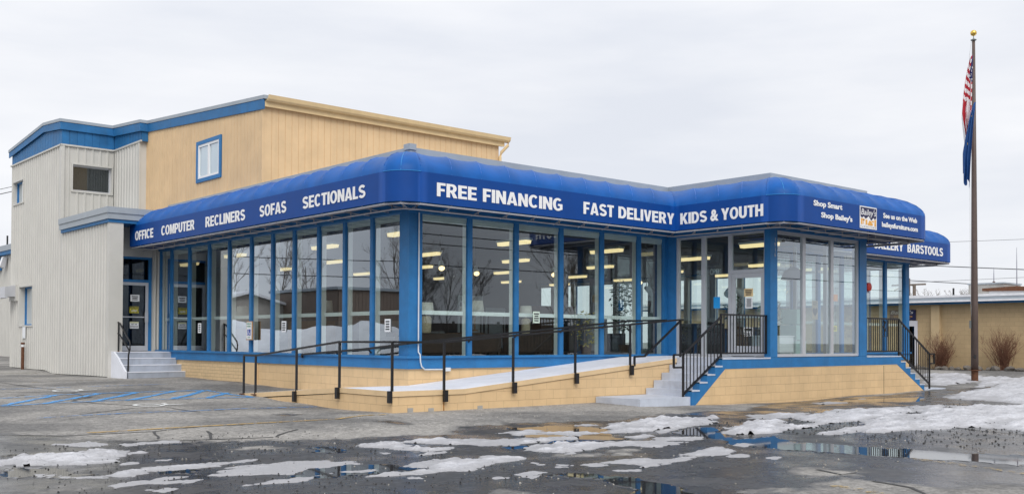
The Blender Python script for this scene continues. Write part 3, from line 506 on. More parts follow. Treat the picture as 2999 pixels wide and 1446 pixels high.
ta = N('ShaderNodeAttribute', t); ta.attribute_name = 'thick'; tm = N('ShaderNodeMapRange', t); tm.inputs[1].default_value = .15; tm.inputs[2].default_value = .95; lk(ta.outputs['Fac'], tm.inputs[0])
ice = N('ShaderNodeMixRGB', t); ice.inputs[1].default_value = (.36, .36, .375, 1); lk(tm.outputs[0], ice.inputs[0]); lk(vs.outputs[0], ice.inputs[2]); lk(ice.outputs[0], b.inputs['Base Color'])
b.inputs['Roughness'].default_value = .45; b.inputs['Specular IOR Level'].default_value = .3
bp = N('ShaderNodeBump', t); bp.inputs['Strength'].default_value = .8; bp.inputs['Distance'].default_value = .035; lk(n2.outputs[0], bp.inputs['Height']); lk(bp.outputs[0], b.inputs['Normal'])
o = mb.build('snow', sm, smooth=True, recalc=False); o.data.attributes.new('thick', 'FLOAT', 'POINT').data.foreach_set('value', np.concatenate(THICK).astype(np.float32)); tag(o, kind='stuff')
# loose road gravel left by the plough
mb = MB(); rg = random.Random(11)
def pebble(x, y, r_, mi):
    z = gz(x, y)+.003; a = rg.random()*6
    vs = [(x+r_*math.cos(a+k*2.094)*rg.uniform(.7, 1.3), y+r_*math.sin(a+k*2.094)*rg.uniform(.7, 1.3), z) for k in range(3)]
    vs += [(x+r_*.6*math.cos(a+1+k*2.094), y+r_*.6*math.sin(a+1+k*2.094), z+r_*rg.uniform(.7, 1.2)) for k in range(3)]
    mb.add(vs, [(0,1,4,3),(1,2,5,4),(2,0,3,5),(3,4,5)], mi)
for k in range(2600):
    u = rg.random()
    if u < .55: x = rg.uniform(14, 24); y = rg.uniform(6.2, 11.5); rr_ = rg.uniform(.007, .02); mi = 0
    elif u < .8: x = rg.uniform(3, 8); y = rg.uniform(8, 14.6); rr_ = rg.uniform(.006, .014); mi = 0
    else: x = rg.uniform(5, 20); y = rg.uniform(6, 16); rr_ = rg.uniform(.006, .014); mi = 1
    pebble(x, y, rr_, mi)
o = mb.build('gravel', [mat('dark_gravel', (.03, .03, .03), .5, .3, 30), mat('pale_gravel', (.4, .38, .34), .7, .3, 30)]); tag(o, kind='stuff')
# ------------------------------------------------------------------ the glass-fronted store
XL, YR, XV, YV, XE, XG = 12.88, 18.2, 21.42, 14.82, 25.98, 34.73
ZF, ZH = 1.07, 4.25
store = thing('furniture_store', 'single-storey furniture store with blue-framed shop windows and cream block base', 'building', (XL, YR, 0))
def part(mb, name, m, par=None, **k): return mb.build(name, m, par if par is not None else store, **k)
# base walls
b = MB(); b.box(12.83, 18.25, -.2, 13.1, 25.12, .83); b.box(12.83, 18.15, -.2, 21.3, 18.25, .83); part(b, 'block_base', CMU)
b = MB(); b.box(26.1, 18.15, -.2, 34.70, 18.3, .83); b.box(34.45, 18.3, -.2, 34.70, 38, .83); part(b, 'block_base', CMU)
b = MB(); b.box(12.77, 25.12, -.2, 13.1, 25.80, .83); part(b, 'pilaster', CREAM)
b = MB(); b.box(12.84, 25.80, -.2, 13.1, 31.95, .83); part(b, 'brick_base', BRICK)
# blue band under the glass, with a ledge
b = MB()
b.box(12.79, 18.11, .83, 13.0, 31.98, 1.06); b.box(12.74, 18.06, 1.06, 13.02, 32.0, 1.11)
b.box(13.0, 18.11, .83, 21.40, 18.32, 1.06); b.box(13.02, 18.06, 1.06, 21.40, 18.34, 1.11)
part(b, 'sill_band', BLUE); b = MB()
b.box(26.0, 18.11, .83, 34.72, 18.32, 1.06); b.box(26.0, 18.06, 1.06, 34.76, 18.34, 1.11)
b.box(34.52, 18.34, .83, 34.74, 38, 1.06); b.box(34.50, 18.34, 1.06, 34.78, 38, 1.11)
part(b, 'sill_band', BLUE)
b = MB()
b.box(12.80, 18.12, ZH, 12.98, 32.0, 5.3); b.box(12.98, 18.12, ZH, 21.44, 18.30, 5.3); b.box(XV, 14.80, ZH, 21.60, 18.12, 5.3)
b.box(21.60, 14.80, ZH, 25.98, 14.98, 5.3); b.box(25.80, 14.98, ZH, 25.98, 18.12, 5.3); b.box(25.82, 18.12, ZH, 34.75, 18.30, 5.3); b.box(34.57, 18.30, ZH, 34.75, 38, 5.3)
part(b, 'header_beam', BLUE)
b = MB(); b.prism([(12.98, 18.3), (34.57, 18.3), (34.57, 40), (12.98, 40)], 'z', 4.40, 5.56); b.prism([(21.6, 14.98), (25.8, 14.98), (25.8, 18.3), (21.6, 18.3)], 'z', 4.40, 5.55)
part(b, 'roof', ROOFM)
b = MB()
for x0, y0, x1, y1 in ((12.80, 18.10, 12.89, 31.2), (12.89, 18.10, 21.42, 18.19), (21.40, 14.80, 21.49, 18.10), (21.49, 14.80, 25.98, 14.89), (25.89, 14.89, 25.98, 18.10), (25.91, 18.10, 34.76, 18.19), (34.67, 18.19, 34.76, 40)):
    b.box(x0, y0, 5.3, x1, y1, 5.655)
b.box(12.77, 18.07, 5.60, 12.95, 18.30, 5.73)
part(b, 'parapet', GREYTRIM)
b = MB(); b.prism([(12.98, 18.3), (34.57, 18.3), (34.57, 40), (12.98, 40)], 'z', 4.30, 4.38); b.prism([(21.6, 14.98), (25.8, 14.98), (25.8, 18.3), (21.6, 18.3)], 'z', 4.30, 4.38); part(b, 'ceiling', CEIL)
b = MB(); b.box(13.02, 18.34, .9, 34.5, 40, ZF); part(b, 'showroom_floor', FLOORM)
b = MB(); b.box(12.9, 40, 0, 34.7, 40.2, 4.9); b.box(34.55, 38, 0, 34.74, 40, 4.9); b.box(12.92, 32.3, 0, 13.05, 40, 4.9); b.box(13.05, 38.0, ZF, 21, 38.2, 4.3); part(b, 'inner_wall', INWALL)
for x in (17.4, 23.4, 27.9, 31.2):
    for y in (24.3, 30.5):
        b = MB(); b.box(x-.13, y-.13, ZF, x+.13, y+.13, 4.3); part(b, 'column', INWALL)
# corner posts
b = MB(); b.box(12.82, 18.14, 1.11, 13.07, 18.42, ZH); b.box(12.86, 18.42, 1.11, 13.05, 18.56, ZH); b.box(13.07, 18.17, 1.11, 13.20, 18.36, ZH); part(b, 'corner_post', BLUE)
b = MB(); b.box(XV, YV, 1.07, 21.72, 15.0, ZH); part(b, 'corner_post', BLUE)
b = MB(); b.box(25.62, YV, 1.07, 25.98, 15.05, ZH); part(b, 'corner_post', BLUE)
b = MB(); b.box(34.46, 18.15, 1.11, 34.73, 18.4, ZH); part(b, 'corner_post', BLUE)
b = MB(); b.box(21.30, 18.14, 1.11, 21.44, 18.34, ZH); b.box(21.43, 17.85, 1.07, 21.6, 18.14, ZH); part(b, 'corner_post', BLUE)
def window(axis, plane, s, m0, m1, p0, p1, fin, inward=1, rail=True):
    """shop window: blue mullion m0..m1, pane p0..p1 along the wall; fin = coordinate of the deep white frame's wall"""
    def bx(mb, u0, u1, d0, d1, z0, z1):
        a, c = plane+s*d0, plane+s*d1
        if axis == 'x': mb.box(a, u0, z0, c, u1, z1)
        else: mb.box(u0, a, z0, u1, c, z1)
    b = MB(); bx(b, m0, m1, -.025, .05, 1.11, ZH); w = part(b, 'window', BLUE)
    b = MB(); bx(b, m0+.015, m1-.015, .052, .20, 1.11, 4.20)
    lo, hi = min(p0, m0), max(p1, m1); q0, q1 = (p0, p1)
    bx(b, q0, q1, .03, .12, 4.15, 4.24); bx(b, q0, q1, .045, .075, 4.09, 4.15)
    if rail: bx(b, q0, q1, .14, .18, 2.03, 2.12)
    part(b, 'inner_frame', WFRAME, w)
    b = MB(); d = plane+s*.02
    z0, z1 = 1.112, 4.249
    vs = [(d, q0, z0), (d, q1, z0), (d, q1, z1), (d, q0, z1)] if axis == 'x' else [(q0, d, z0), (q1, d, z0), (q1, d, z1), (q0, d, z1)]
    b.add(vs, [(0, 1, 2, 3)]); part(b, 'glass_pane', GLASS, w, recalc=False)
Lm = [18.49, 19.68, 20.865, 22.075, 23.295, 24.45, 25.67, 27.02, 28.34, 29.73, 31.08, 31.97]
for a, c in zip(Lm[:-1], Lm[1:]): window('x', XL, 1, c-.055, c+.055 if c < 31.9 else c+.03, a+.055, c-.055, 1)
Rm = [13.135, 14.555, 15.98, 17.46, 18.91, 20.33, 21.37]
for a, c in zip(Rm[:-1], Rm[1:]): window('y', YR, 1, c-.065, c+.065 if c < 21 else c-.06, a+.065, c-.065, 1)
Gm = [26.05, 27.5, 28.95, 30.35, 31.75, 33.14, 34.50]
for a, c in zip(Gm[:-1], Gm[1:]): window('y', YR, 1, c-.08, c+.08 if c < 34 else c-.04, a+.08, c-.08, 1)
Em = [18.4, 19.8, 21.2, 22.6, 24.0, 25.4, 26.8, 28.2, 29.6, 31.0, 32.4, 33.8, 35.2, 36.6, 38.0]
for a, c in zip(Em[:-1], Em[1:]): window('x', XG, -1, c-.13, c+.13 if c < 37.9 else c, a+.13, c-.13, 1, rail=False)
# aluminium shopfront of the entrance bay (side with the door, front, far side)
def alu_y(mb, y0, y1, z0, z1, d=0): mb.box(21.46, y0, z0, 21.54, y1, z1)
b = MB(); alu_y(b, 17.76, 17.85, ZF, ZH); alu_y(b, 16.875, 17.005, ZF, ZH); alu_y(b, 16.03, 16.135, ZF, ZH); alu_y(b, 15.0, 15.04, ZF, ZH)
alu_y(b, 17.005, 17.76, 4.19, ZH); alu_y(b, 16.135, 16.875, 4.19, ZH); alu_y(b, 15.04, 16.03, 4.19, ZH); alu_y(b, 17.005, 17.76, ZF, ZF+.06); alu_y(b, 16.135, 16.875, ZF, ZF+.06); alu_y(b, 15.04, 16.03, 3.20, 3.29)
fr = part(b, 'shopfront_frame', ALU)
def pane_x(x, y0, y1, z0, z1, par, m=GLASS):
    q = MB(); q.add([(x, y0, z0), (x, y1, z0), (x, y1, z1), (x, y0, z1)], [(0, 1, 2, 3)]); part(q, 'glass_pane', m, par, recalc=False)
def pane_y(y, x0, x1, z0, z1, par, m=GLASS):
    q = MB(); q.add([(x0, y, z0), (x1, y, z0), (x1, y, z1), (x0, y, z1)], [(0, 1, 2, 3)]); part(q, 'glass_pane', m, par, recalc=False)
pane_x(21.50, 17.005, 17.76, ZF+.06, 4.19, fr); pane_x(21.50, 16.135, 16.875, ZF+.06, 4.19, fr); pane_x(21.50, 15.04, 16.03, 3.29, 4.19, fr)
b = MB()
for y0, y1, z0, z1 in ((15.045, 15.135, 1.09, 3.195), (15.925, 16.025, 1.09, 3.195), (15.135, 15.925, 1.09, 1.35), (15.135, 15.925, 3.08, 3.195)): b.box(21.465, y0, z0, 21.53, y1, z1)
dr = part(b, 'entrance_door', ALU); pane_x(21.50, 15.135, 15.925, 1.35, 3.08, dr)
b = MB(); b.tube([(21.46, 15.97, 1.95), (21.41, 15.97, 1.95), (21.41, 15.97, 2.22), (21.46, 15.97, 2.22)], .014); part(b, 'door_handle', ALU, dr)
b = MB(); b.box(21.56, 15.14, 2.06, 21.60, 15.92, 2.11); part(b, 'push_bar', ALU, dr)
b = MB()
for x0, x1 in ((21.72, 21.76), (22.905, 23.035), (24.24, 24.36), (25.56, 25.62)): b.box(x0, 14.86, 1.08, x1, 14.94, ZH)
for x0, x1 in ((21.76, 22.905), (23.035, 24.24), (24.36, 25.56)): b.box(x0, 14.86, 4.17, x1, 14.94, ZH); b.box(x0, 14.86, 1.08, x1, 14.94, 1.15)
fr = part(b, 'shopfront_frame', ALU)
for x0, x1 in ((21.76, 22.905), (23.035, 24.24), (24.36, 25.56)): pane_y(14.90, x0, x1, 1.15, 4.17, fr)
b = MB()
for y0, y1 in ((15.05, 15.1), (16.0, 16.1), (17.0, 17.1), (18.0, 18.12)): b.box(25.84, y0, ZF, 25.92, y1, ZH)
fr = part(b, 'shopfront_frame', ALU)
for y0, y1 in ((15.1, 16.0), (16.1, 17.0), (17.1, 18.0)): pane_x(25.88, y0, y1, ZF, ZH, fr)
b = MB(); b.box(21.72, 14.98, .9, 25.8, 18.34, ZF-.002); part(b, 'lobby_floor', FLOORM)
# painted entrance bay base: blue band with stepped stair cheeks, cream block field below
lst = [(18.36, -.2), (18.36, .34), (18.64, .34), (18.64, .52), (18.925, .52), (18.925, .695), (19.21, .695), (19.21, .885), (19.49, .885), (19.49, 1.065)]
rst = [(27.86, 1.065), (27.86, .90), (28.14, .90), (28.14, .73), (28.42, .73), (28.42, .56), (28.70, .56), (28.70, .39), (28.97, .39), (28.97, .22), (29.25, .22), (29.25, .05), (29.52, .05), (29.52, -.2)]
b = MB(); b.prism(lst+rst+[(29.22, -.2), (29.22, .03), (27.64, .825), (19.6, .81), (18.50, .0), (18.50, -.2)], 'y', YV, 15.02); part(b, 'bay_band', BLUE)
b = MB(); b.prism([(18.505, -.2), (18.505, -.003), (19.602, .808), (27.638, .823), (29.215, .027), (29.215, -.2)], 'y', YV+.003, 15.02); part(b, 'bay_block_base', CMU)
b = MB(); b.box(26.90-.006, YV-.002, -.1, 26.90+.006, YV+.01, .8); part(b, 'wall_joint', DARK)
b = MB()
for k, ch in enumerate('1916'): text_mesh(b, ch, (21.585 if ch != '1' else 21.62, YV-.003, 3.955-k*.125), (1, 0, 0), None, .10, bold=0.0)
part(b, 'house_number', mat('silver_numeral', (.45, .5, .56), .4))
# steps at the two ends of the bay
st = thing('entrance_steps', 'pale grey concrete steps rising to the glass entrance door beside the ramp', 'steps', (17.6, 15.5, 0))
b = MB(); b.prism([(16.65, 14.86), (18.36, 14.86), (18.36, 16.2), (16.65, 16.2)], 'z', -.2, .195); part(b, 'bottom_slab', STEP, st)
tr = [(18.36, 18.64, .345), (18.64, 18.925, .525), (18.925, 19.21, .70), (19.21, 19.49, .89), (19.49, 21.42, 1.07)]
for x0, x1, z in tr:
    b = MB(); b.box(x0, YV-.012, z-.035, x1+.0, 15.021, z); b.box(x0, 15.021, -.2, x1, 16.2, z); part(b, 'step', STEP, st)
st = thing('side_steps', 'blue edged concrete steps going down from the far side of the entrance bay', 'steps', (28.5, 15.8, 0))
for x0, x1, z in ((25.98, 27.86, 1.07), (27.86, 28.14, .905), (28.14, 28.42, .735), (28.42, 28.70, .565), (28.70, 28.97, .395), (28.97, 29.25, .225), (29.25, 29.52, .055)):
    b = MB(); b.box(x0, YV-.012, z-.03, x1, 15.021, z); b.box(x0, 15.021, -.2, x1, 18.05, z); part(b, 'step', STEP, st)
b = MB(); b.box(29.52, 14.9, -.2, 30.75, 17.5, .06); part(b, 'bottom_slab', STEP, st)

# ------------------------------------------------------------------ wheelchair ramp
ramp = thing('wheelchair_ramp', 'cream block wheelchair ramp wrapping the store corner, with a white painted deck', 'ramp', (11.08, 16.2, 0))
b = MB(); b.prism([(11.10, -.2), (19.49, -.2), (19.49, .95), (19.3, .91), (12.8, .36), (11.10, .36)], 'y', 16.22, 16.42)
b.prism([(16.42, -.2), (22.5, -.2), (22.2, .06), (18.05, .36), (16.42, .36)], 'x', 11.10, 11.3); part(b, 'ramp_wall', CMU, ramp)
def slab(mb, quad, th):          # quad: 4 (x,y,z) top corners
    vs = [tuple(p) for p in quad] + [(p[0], p[1], p[2]-th) for p in quad]
    mb.add(vs, [(0, 1, 2, 3)], 0); mb.add(vs, [(7, 6, 5, 4), (0, 4, 5, 1), (1, 5, 6, 2), (2, 6, 7, 3), (3, 7, 4, 0)], 1)
b = MB()
slab(b, [(11.085, 22.75, .155), (12.83, 22.75, .2), (12.83, 18.05, .477), (11.085, 18.05, .477)], .105)
slab(b, [(11.085, 18.05, .477), (12.83, 18.05, .477), (12.83, 16.2, .475), (11.085, 16.2, .475)], .105)
slab(b, [(12.83, 16.2, .475), (12.83, 18.14, .477), (19.49, 18.14, 1.045), (19.49, 16.2, 1.045)], .105)
slab(b, [(19.49, 16.2, 1.045), (19.49, 18.14, 1.045), (21.42, 18.14, 1.068), (21.42, 16.2, 1.068)], .105)
part(b, 'ramp_deck', [DECK, CREAM], ramp)
for x, z0, z1 in ((11.45, -.1, .14), (11.95, -.1, .12), (13.2, -.1, .12)): part(MB().box(x, 16.212, z0, x+.13, 16.23, z1), 'broken_block', CONC, ramp)
part(MB().box(12.315, 16.2165, .02, 12.345, 16.2215, .25), 'rust_stain', mat('rust_stain', (.42, .2, .06), .8, .4, 20), ramp)

def rail_thing(name, label, loc, posts, rails, extras=(), w=.042, group=None, foot=True):
    t = thing(name, label, 'railing', loc, group)
    for (x, y, z0, z1) in posts:
        q = MB(); q.box(x-w/2, y-w/2, z0, x+w/2, y+w/2, z1); p = part(q, 'post', IRON, t)
    for seg in rails:
        q = MB()
        for a, c in zip(seg[:-1], seg[1:]): q.bar(a, c, w, w)
        part(q, 'rail', IRON, t)
    for q, nm, m in extras: part(q, nm, m, t)
    return t
# outer ramp railing with side-mounted brackets
def rz(x): return .475+(max(x, 12.83)-12.83)/(19.49-12.83)*.57
posts = [(11.10, 22.45, .15, 1.06), (11.10, 21.85, .165, 1.06), (11.10, 19.93, .30, 1.23), (11.10, 18.15, .45, 1.395), (11.10, 16.24, .45, 1.40)]
posts += [(x, 16.20, rz(x)-.03, rz(x)+.93) for x in (12.32, 14.15, 15.99, 17.80)] + [(19.63, 16.20, 1.05, 1.97)]
ex = []
for x, y, z0, z1 in posts[2:5]: ex.append((MB().box(x-.085, y-.045, z0-.2, x-.021, y+.045, z0+.03), 'bracket', IRON))
for x, y, z0, z1 in posts[5:9]: ex.append((MB().box(x-.045, y-.085, z0-.21, x+.045, y-.021, z0+.02), 'bracket', IRON))
for x, y, z0, z1 in posts[:2]: ex.append((MB().box(x-.08, y-.08, z0, x+.08, y+.08, z0+.02), 'base_plate', RUST))
rail_thing('ramp_railing', 'long black iron railing along the outer edge of the ramp', (11.1, 16.2, 0), posts,
    [[(11.10, 22.45, 1.08), (11.10, 21.85, 1.08), (11.10, 18.15, 1.415), (11.10, 16.20, 1.42), (12.32, 16.20, 1.42), (19.63, 16.20, 1.99), (19.75, 16.20, 1.99)],
     [(19.63, 16.20, 1.96), (18.31, 16.20, 1.10), (17.95, 16.20, 1.09), (17.95, 16.20, .87)]], ex)
# handrail fixed to the store wall
ex = [(MB().bar((x, 18.06, z-.02), (x, 18.16, z-.10), .03, .03), 'bracket', IRON) for x, z in ((15.9, 1.63), (17.4, 1.76), (14.5, 1.52), (18.9, 1.89))]
ex += [(MB().bar((12.74, y, z-.02), (12.82, y, z-.1), .03, .03), 'bracket', IRON) for y, z in ((21.0, 1.18), (19.6, 1.26))]
rail_thing('wall_handrail', 'black iron handrail fixed along the store wall above the ramp', (12.74, 18.06, 1), [],
    [[(12.74, 22.6, 1.0), (12.74, 22.6, 1.09), (12.74, 19.57, 1.26), (12.74, 18.06, 1.385), (13.07, 18.06, 1.41), (19.84, 18.06, 1.985), (21.3, 18.06, 2.03)]], ex, w=.045)
def balusters(p, q_, zlo_p, zhi_p, zlo_q, zhi_q, n):
    out = []
    for k in range(1, n):
        u = k/n; m_ = MB(); x = p[0]+(q_[0]-p[0])*u; y = p[1]+(q_[1]-p[1])*u
        m_.box(x-.009, y-.009, zlo_p+(zlo_q-zlo_p)*u, x+.009, y+.009, zhi_p+(zhi_q-zhi_p)*u); out.append((m_, 'baluster', IRON))
    return out
Yb = 14.93
rail_thing('stair_railing', 'black iron baluster railing climbing the steps to the entrance door', (18.2, Yb, 0),
    [(18.19, Yb, .195, 1.17), (19.58, Yb, 1.06, 2.10), (21.39, Yb, 1.17, 2.10)],
    [[(18.19, Yb, 1.16), (19.58, Yb, 2.04)], [(18.19, Yb, .25), (19.58, Yb, 1.12)], [(19.58, Yb, 2.10), (21.41, Yb, 2.10)], [(19.58, Yb, 1.18), (21.41, Yb, 1.18)],
     [(18.19, Yb, 1.15), (17.86, Yb, 1.15), (17.86, Yb, .865), (18.19, Yb, .865)]],
    balusters((18.19, Yb), (19.58, Yb), .25, 1.16, 1.12, 2.04, 11)+balusters((19.58, Yb), (21.39, Yb), 1.18, 2.10, 1.18, 2.10, 15))
orn = MB(); orn.bar((27.0, Yb, 1.62), (27.3, Yb, 1.62), .015, .015); orn.bar((27.0, Yb, 1.62), (27.0, Yb, 2.1), .015, .015); orn.bar((27.3, Yb, 1.62), (27.3, Yb, 2.1), .015, .015)
orn.tube([(27.15, Yb, 1.62), (27.13, Yb, 1.85), (27.17, Yb, 2.02)], .012, 5); orn.tube([(27.13, Yb, 1.8), (27.05, Yb, 1.92)], .02, 5); orn.tube([(27.14, Yb, 1.75), (27.24, Yb, 1.88)], .02, 5); orn.tube([(27.17, Yb, 2.02), (27.10, Yb, 2.06)], .03, 5)
rail_thing('side_stair_railing', 'black iron baluster railing going down the side steps towards the flagpole', (27.9, Yb, 0),
    [(26.05, Yb, 1.07, 2.13), (27.94, Yb, 1.07, 2.15), (29.78, Yb, .06, 1.13)],
    [[(26.05, Yb, 2.13), (27.94, Yb, 2.13)], [(26.05, Yb, 1.2), (27.94, Yb, 1.2)], [(27.94, Yb, 2.12), (29.78, Yb, 1.11)], [(27.94, Yb, 1.17), (29.78, Yb, .2)],
     [(29.78, Yb, 1.11), (30.08, Yb, 1.11), (30.08, Yb, .82), (29.78, Yb, .82)]],
    balusters((26.05, Yb), (27.94, Yb), 1.2, 2.13, 1.2, 2.13, 16)+balusters((27.94, Yb), (29.78, Yb), 1.17, 2.12, .2, 1.11, 14)+[(orn, 'flower_ornament', IRON)])

# ------------------------------------------------------------------ awning
aw = thing('awning', 'long blue vinyl awning with white lettering wrapping round the store front', 'awning', (11.7, 16.93, 4.29))
ZB, ZS, ZT = 4.29, 4.92, 5.50
stn = []                       # (outer, inner, is_rib)
def seg(o0, o1, i0, i1, n, last=True):
    m_ = n*4
    for k in range(m_+(1 if last else 0)):
        u = k/m_; stn.append((Vector(o0).lerp(Vector(o1), u), Vector(i0).lerp(Vector(i1), u), k % 4 == 0, (k % 4)/4))
def arc(c, rad, a0, a1, inn, n=10):
    for k in range(n+1):
        a = math.radians(a0+(a1-a0)*k/n); stn.append((Vector((c[0]+rad*math.cos(a), c[1]+rad*math.sin(a))), Vector(inn), k in (0, n//2, n), 0))
seg((11.70, 31.45), (11.70, 17.48), (12.82, 31.45), (12.82, 18.13), 17)
arc((12.25, 17.48), .55, 180, 270, (12.82, 18.13))
seg((12.25, 16.93), (20.28, 16.93), (12.82, 18.13), (21.42, 18.13), 10)
seg((20.28, 16.93), (20.28, 14.15), (21.42, 18.13), (21.42, 14.83), 4)
arc((20.83, 14.15), .55, 180, 270, (21.42, 14.83))
seg((20.83, 13.60), (26.85, 13.60), (21.42, 14.83), (25.96, 14.83), 7)
arc((26.85, 13.90), .30, -90, 0, (25.96, 14.83), 4)
seg((27.15, 13.90), (27.15, 16.90), (25.96, 14.83), (25.96, 18.13), 4)
seg((27.15, 16.90), (35.2, 16.90), (25.96, 18.13), (34.74, 18.13), 10)
arc((35.2, 17.20), .30, -90, 0, (34.74, 18.13), 4)
seg((35.5, 17.20), (35.5, 24.0), (34.74, 18.13), (34.74, 24.0), 8)
K = 12; cv, cf, vv, vf = [], [], [], []
for o_, i_, rib, ph in stn:
    sag = .05*math.sin(math.pi*ph) if not rib else 0
    for k in range(K+1):
        a = math.pi/2*k/K; p = o_ + (i_-o_)*(1-math.cos(a)); s_g = sag*math.sin(2*a)
        dv = (i_-o_).normalized(); cv.append((p.x+dv.x*s_g, p.y+dv.y*s_g, ZS+(ZT-ZS)*math.sin(a)-s_g*.8))
    vv += [(o_.x, o_.y, ZB), (o_.x, o_.y, ZS)]
for j in range(len(stn)-1):
    for k in range(K): cf.append((j*(K+1)+k, (j+1)*(K+1)+k, (j+1)*(K+1)+k+1, j*(K+1)+k+1))
    vf.append((2*j, 2*j+2, 2*j+3, 2*j+1))
b = MB(); b.add(cv, cf); part(b, 'canopy', VINYL_LIT, aw, smooth=True)
b = MB(); b.add(vv, vf); vn = part(b, 'valance', VINYL_SHADED, aw, smooth=True)
b = MB()
endp = [(11.70, 31.45, ZB)] + [cv[k] for k in range(K+1)] + [(12.82, 31.45, ZB)]
b.add(endp, [tuple(range(len(endp)))]); part(b, 'end_panel', VINYL_SHADED, aw)
for (o_, i_, rib, ph) in stn:
    if rib: part(MB().tube([o_.to_3d()*1+Vector((0, 0, 0)) + Vector((0, 0, ZS))] + [ (o_+(i_-o_)*(1-math.cos(math.pi/2*k/6))).to_3d()+Vector((0, 0, ZS+(ZT-ZS)*math.sin(math.pi/2*k/6)+.004)) for k in range(1, 7)], .006, 4, cap=False), 'rib_seam', mat('awning_rib_seam', (.05, .15, .5), .4), aw)
b = MB()
for c_, a0, a1, inn in (((12.25, 17.48), 180, 270, (12.82, 18.13)), ((20.83, 14.15), 180, 270, (21.42, 14.83))):
    b.tube([(c_[0]+.553*math.cos(math.radians(a)), c_[1]+.553*math.sin(math.radians(a)), ZS) for a in np.linspace(a0, a1, 10)], .008, 4)
    am = math.radians(225); o_ = Vector((c_[0]+.55*math.cos(am), c_[1]+.55*math.sin(am))); i_ = Vector(inn)
    b.tube([((o_+(i_-o_)*(1-math.cos(math.pi/2*k/8))).to_3d()+Vector((0, 0, ZS+(ZT-ZS)*math.sin(math.pi/2*k/8)+.006))) for k in range(9)], .008, 4); part(b, 'corner_seam', SEAM, aw); b = MB()
b = MB()
def inset(o_, i_, u): return o_+(i_-o_).normalized()*u
for u, z in ((.03, 4.25), (.42, 4.19), (.42, 4.31)):
    pl = [inset(o_, i_, u).to_3d()+Vector((0, 0, z)) for o_, i_, rb, ph in stn if rb]
    b.tube(pl, .02, 5)
pr = [(o_, i_) for o_, i_, rb, ph in stn if rb]
for j, (o_, i_) in enumerate(pr):
    b.tube([inset(o_, i_, .03).to_3d()+Vector((0, 0, 4.25)), inset(o_, i_, (i_-o_).length).to_3d()+Vector((0, 0, 4.30))], .014, 5)
    b.tube([inset(o_, i_, .42).to_3d()+Vector((0, 0, 4.19)), inset(o_, i_, .42).to_3d()+Vector((0, 0, 4.31))], .014, 5)
    b.tube([inset(o_, i_, .03).to_3d()+Vector((0, 0, 4.28)), inset(o_, i_, .03).to_3d()+Vector((0, 0, ZS))], .012, 5)
part(b, 'awning_frame', AWFRAME, aw)
def sign(s, o, ux, w, h, bold=.062, name='lettering', m=WHITE_LET, thick=.004, par=None, shear=0):
    q = MB()
    if all(ch.isupper() for ch in s): caps_mesh(q, s, o, ux, w, h, thick)
    else: text_mesh(q, s, o, ux, w, h, bold, thick, shear)
    return part(q, name, m, par or aw)
V_ = vn
for s, y0, y1 in (('OFFICE', 30.99, 29.57), ('COMPUTER', 28.97, 26.69), ('RECLINERS', 25.98, 23.66), ('SOFAS', 22.885, 21.545), ('SECTIONALS', 20.78, 18.14)):
    sign(s, (11.694, y0, 4.455), (0, -1, 0), y0-y1, .275, par=V_)
for s, x0, x1 in (('FREE', 12.655, 13.72), ('FINANCING', 13.892, 16.27), ('FAST', 16.958, 17.995), ('DELIVERY', 18.158, 20.25)):
    sign(s, (x0, 16.924, 4.447), (1, 0, 0), x1-x0, .285, par=V_)
for s, y0, y1 in (('KIDS', 16.74, 15.89), ('&', 15.783, 15.537), ('YOUTH', 15.454, 14.226)):
    sign(s, (20.274, y0, 4.437), (0, -1, 0), y0-y1, .285, .035, par=V_)
sign('Shop Smart', (21.41, 13.594, 4.685), (1, 0, 0), 1.27, .175, .036, par=V_); sign("Shop Bailey's", (21.737, 13.594, 4.425), (1, 0, 0), 1.41, .175, .036, par=V_)
sign('See us on the Web', (24.655, 13.594, 4.692), (1, 0, 0), 1.79, .135, .036, par=V_); sign('baileysfurniture.com', (24.585, 13.594, 4.42), (1, 0, 0), 1.897, .17, .036, par=V_)
sign('IR', (29.2, 16.894, 4.465), (1, 0, 0), .5, .285, par=V_); sign('GALLERY', (30.02, 16.894, 4.465), (1, 0, 0), 1.9, .285, par=V_); sign('BARSTOOLS', (32.206, 16.894, 4.465), (1, 0, 0), 2.5, .285, par=V_)
# square emblem: navy sky over white peaks, orange furniture, script name
b = MB(); b.box(23.50, 13.588, 4.35, 24.32, 13.597, 4.912); lg = part(b, 'emblem_panel', WHITE_LET, aw)
b = MB(); b.prism([(23.53, 4.885), (24.29, 4.885), (24.29, 4.66), (24.23, 4.60), (24.16, 4.65), (24.04, 4.57), (23.92, 4.68), (23.84, 4.63), (23.77, 4.60), (23.68, 4.66), (23.60, 4.61), (23.53, 4.65)], 'y', 13.584, 13.5875); part(b, 'emblem_sky', NAVY, lg)
b = MB(); text_mesh(b, "Bailey's", (23.55, 13.583, 4.64), (1, 0, 0), .72, .21, 0.0, .003, .25); part(b, 'emblem_script', WHITE_LET, lg)
b = MB()
for x0, x1, z0, z1 in ((23.55, 23.62, 4.45, 4.60), (23.66, 23.69, 4.46, 4.58), (23.63, 23.72, 4.55, 4.59), (23.77, 23.85, 4.45, 4.58), (24.20, 24.28, 4.43, 4.60), (24.08, 24.16, 4.53, 4.57)): b.box(x0, 13.584, z0, x1, 13.5875, z1)
b.prism([(23.89, 4.44), (24.10, 4.44), (24.13, 4.49), (24.07, 4.51), (24.05, 4.56), (23.94, 4.56), (23.92, 4.51), (23.87, 4.49)], 'y', 13.584, 13.5875); part(b, 'emblem_furniture', ORANGE, lg)
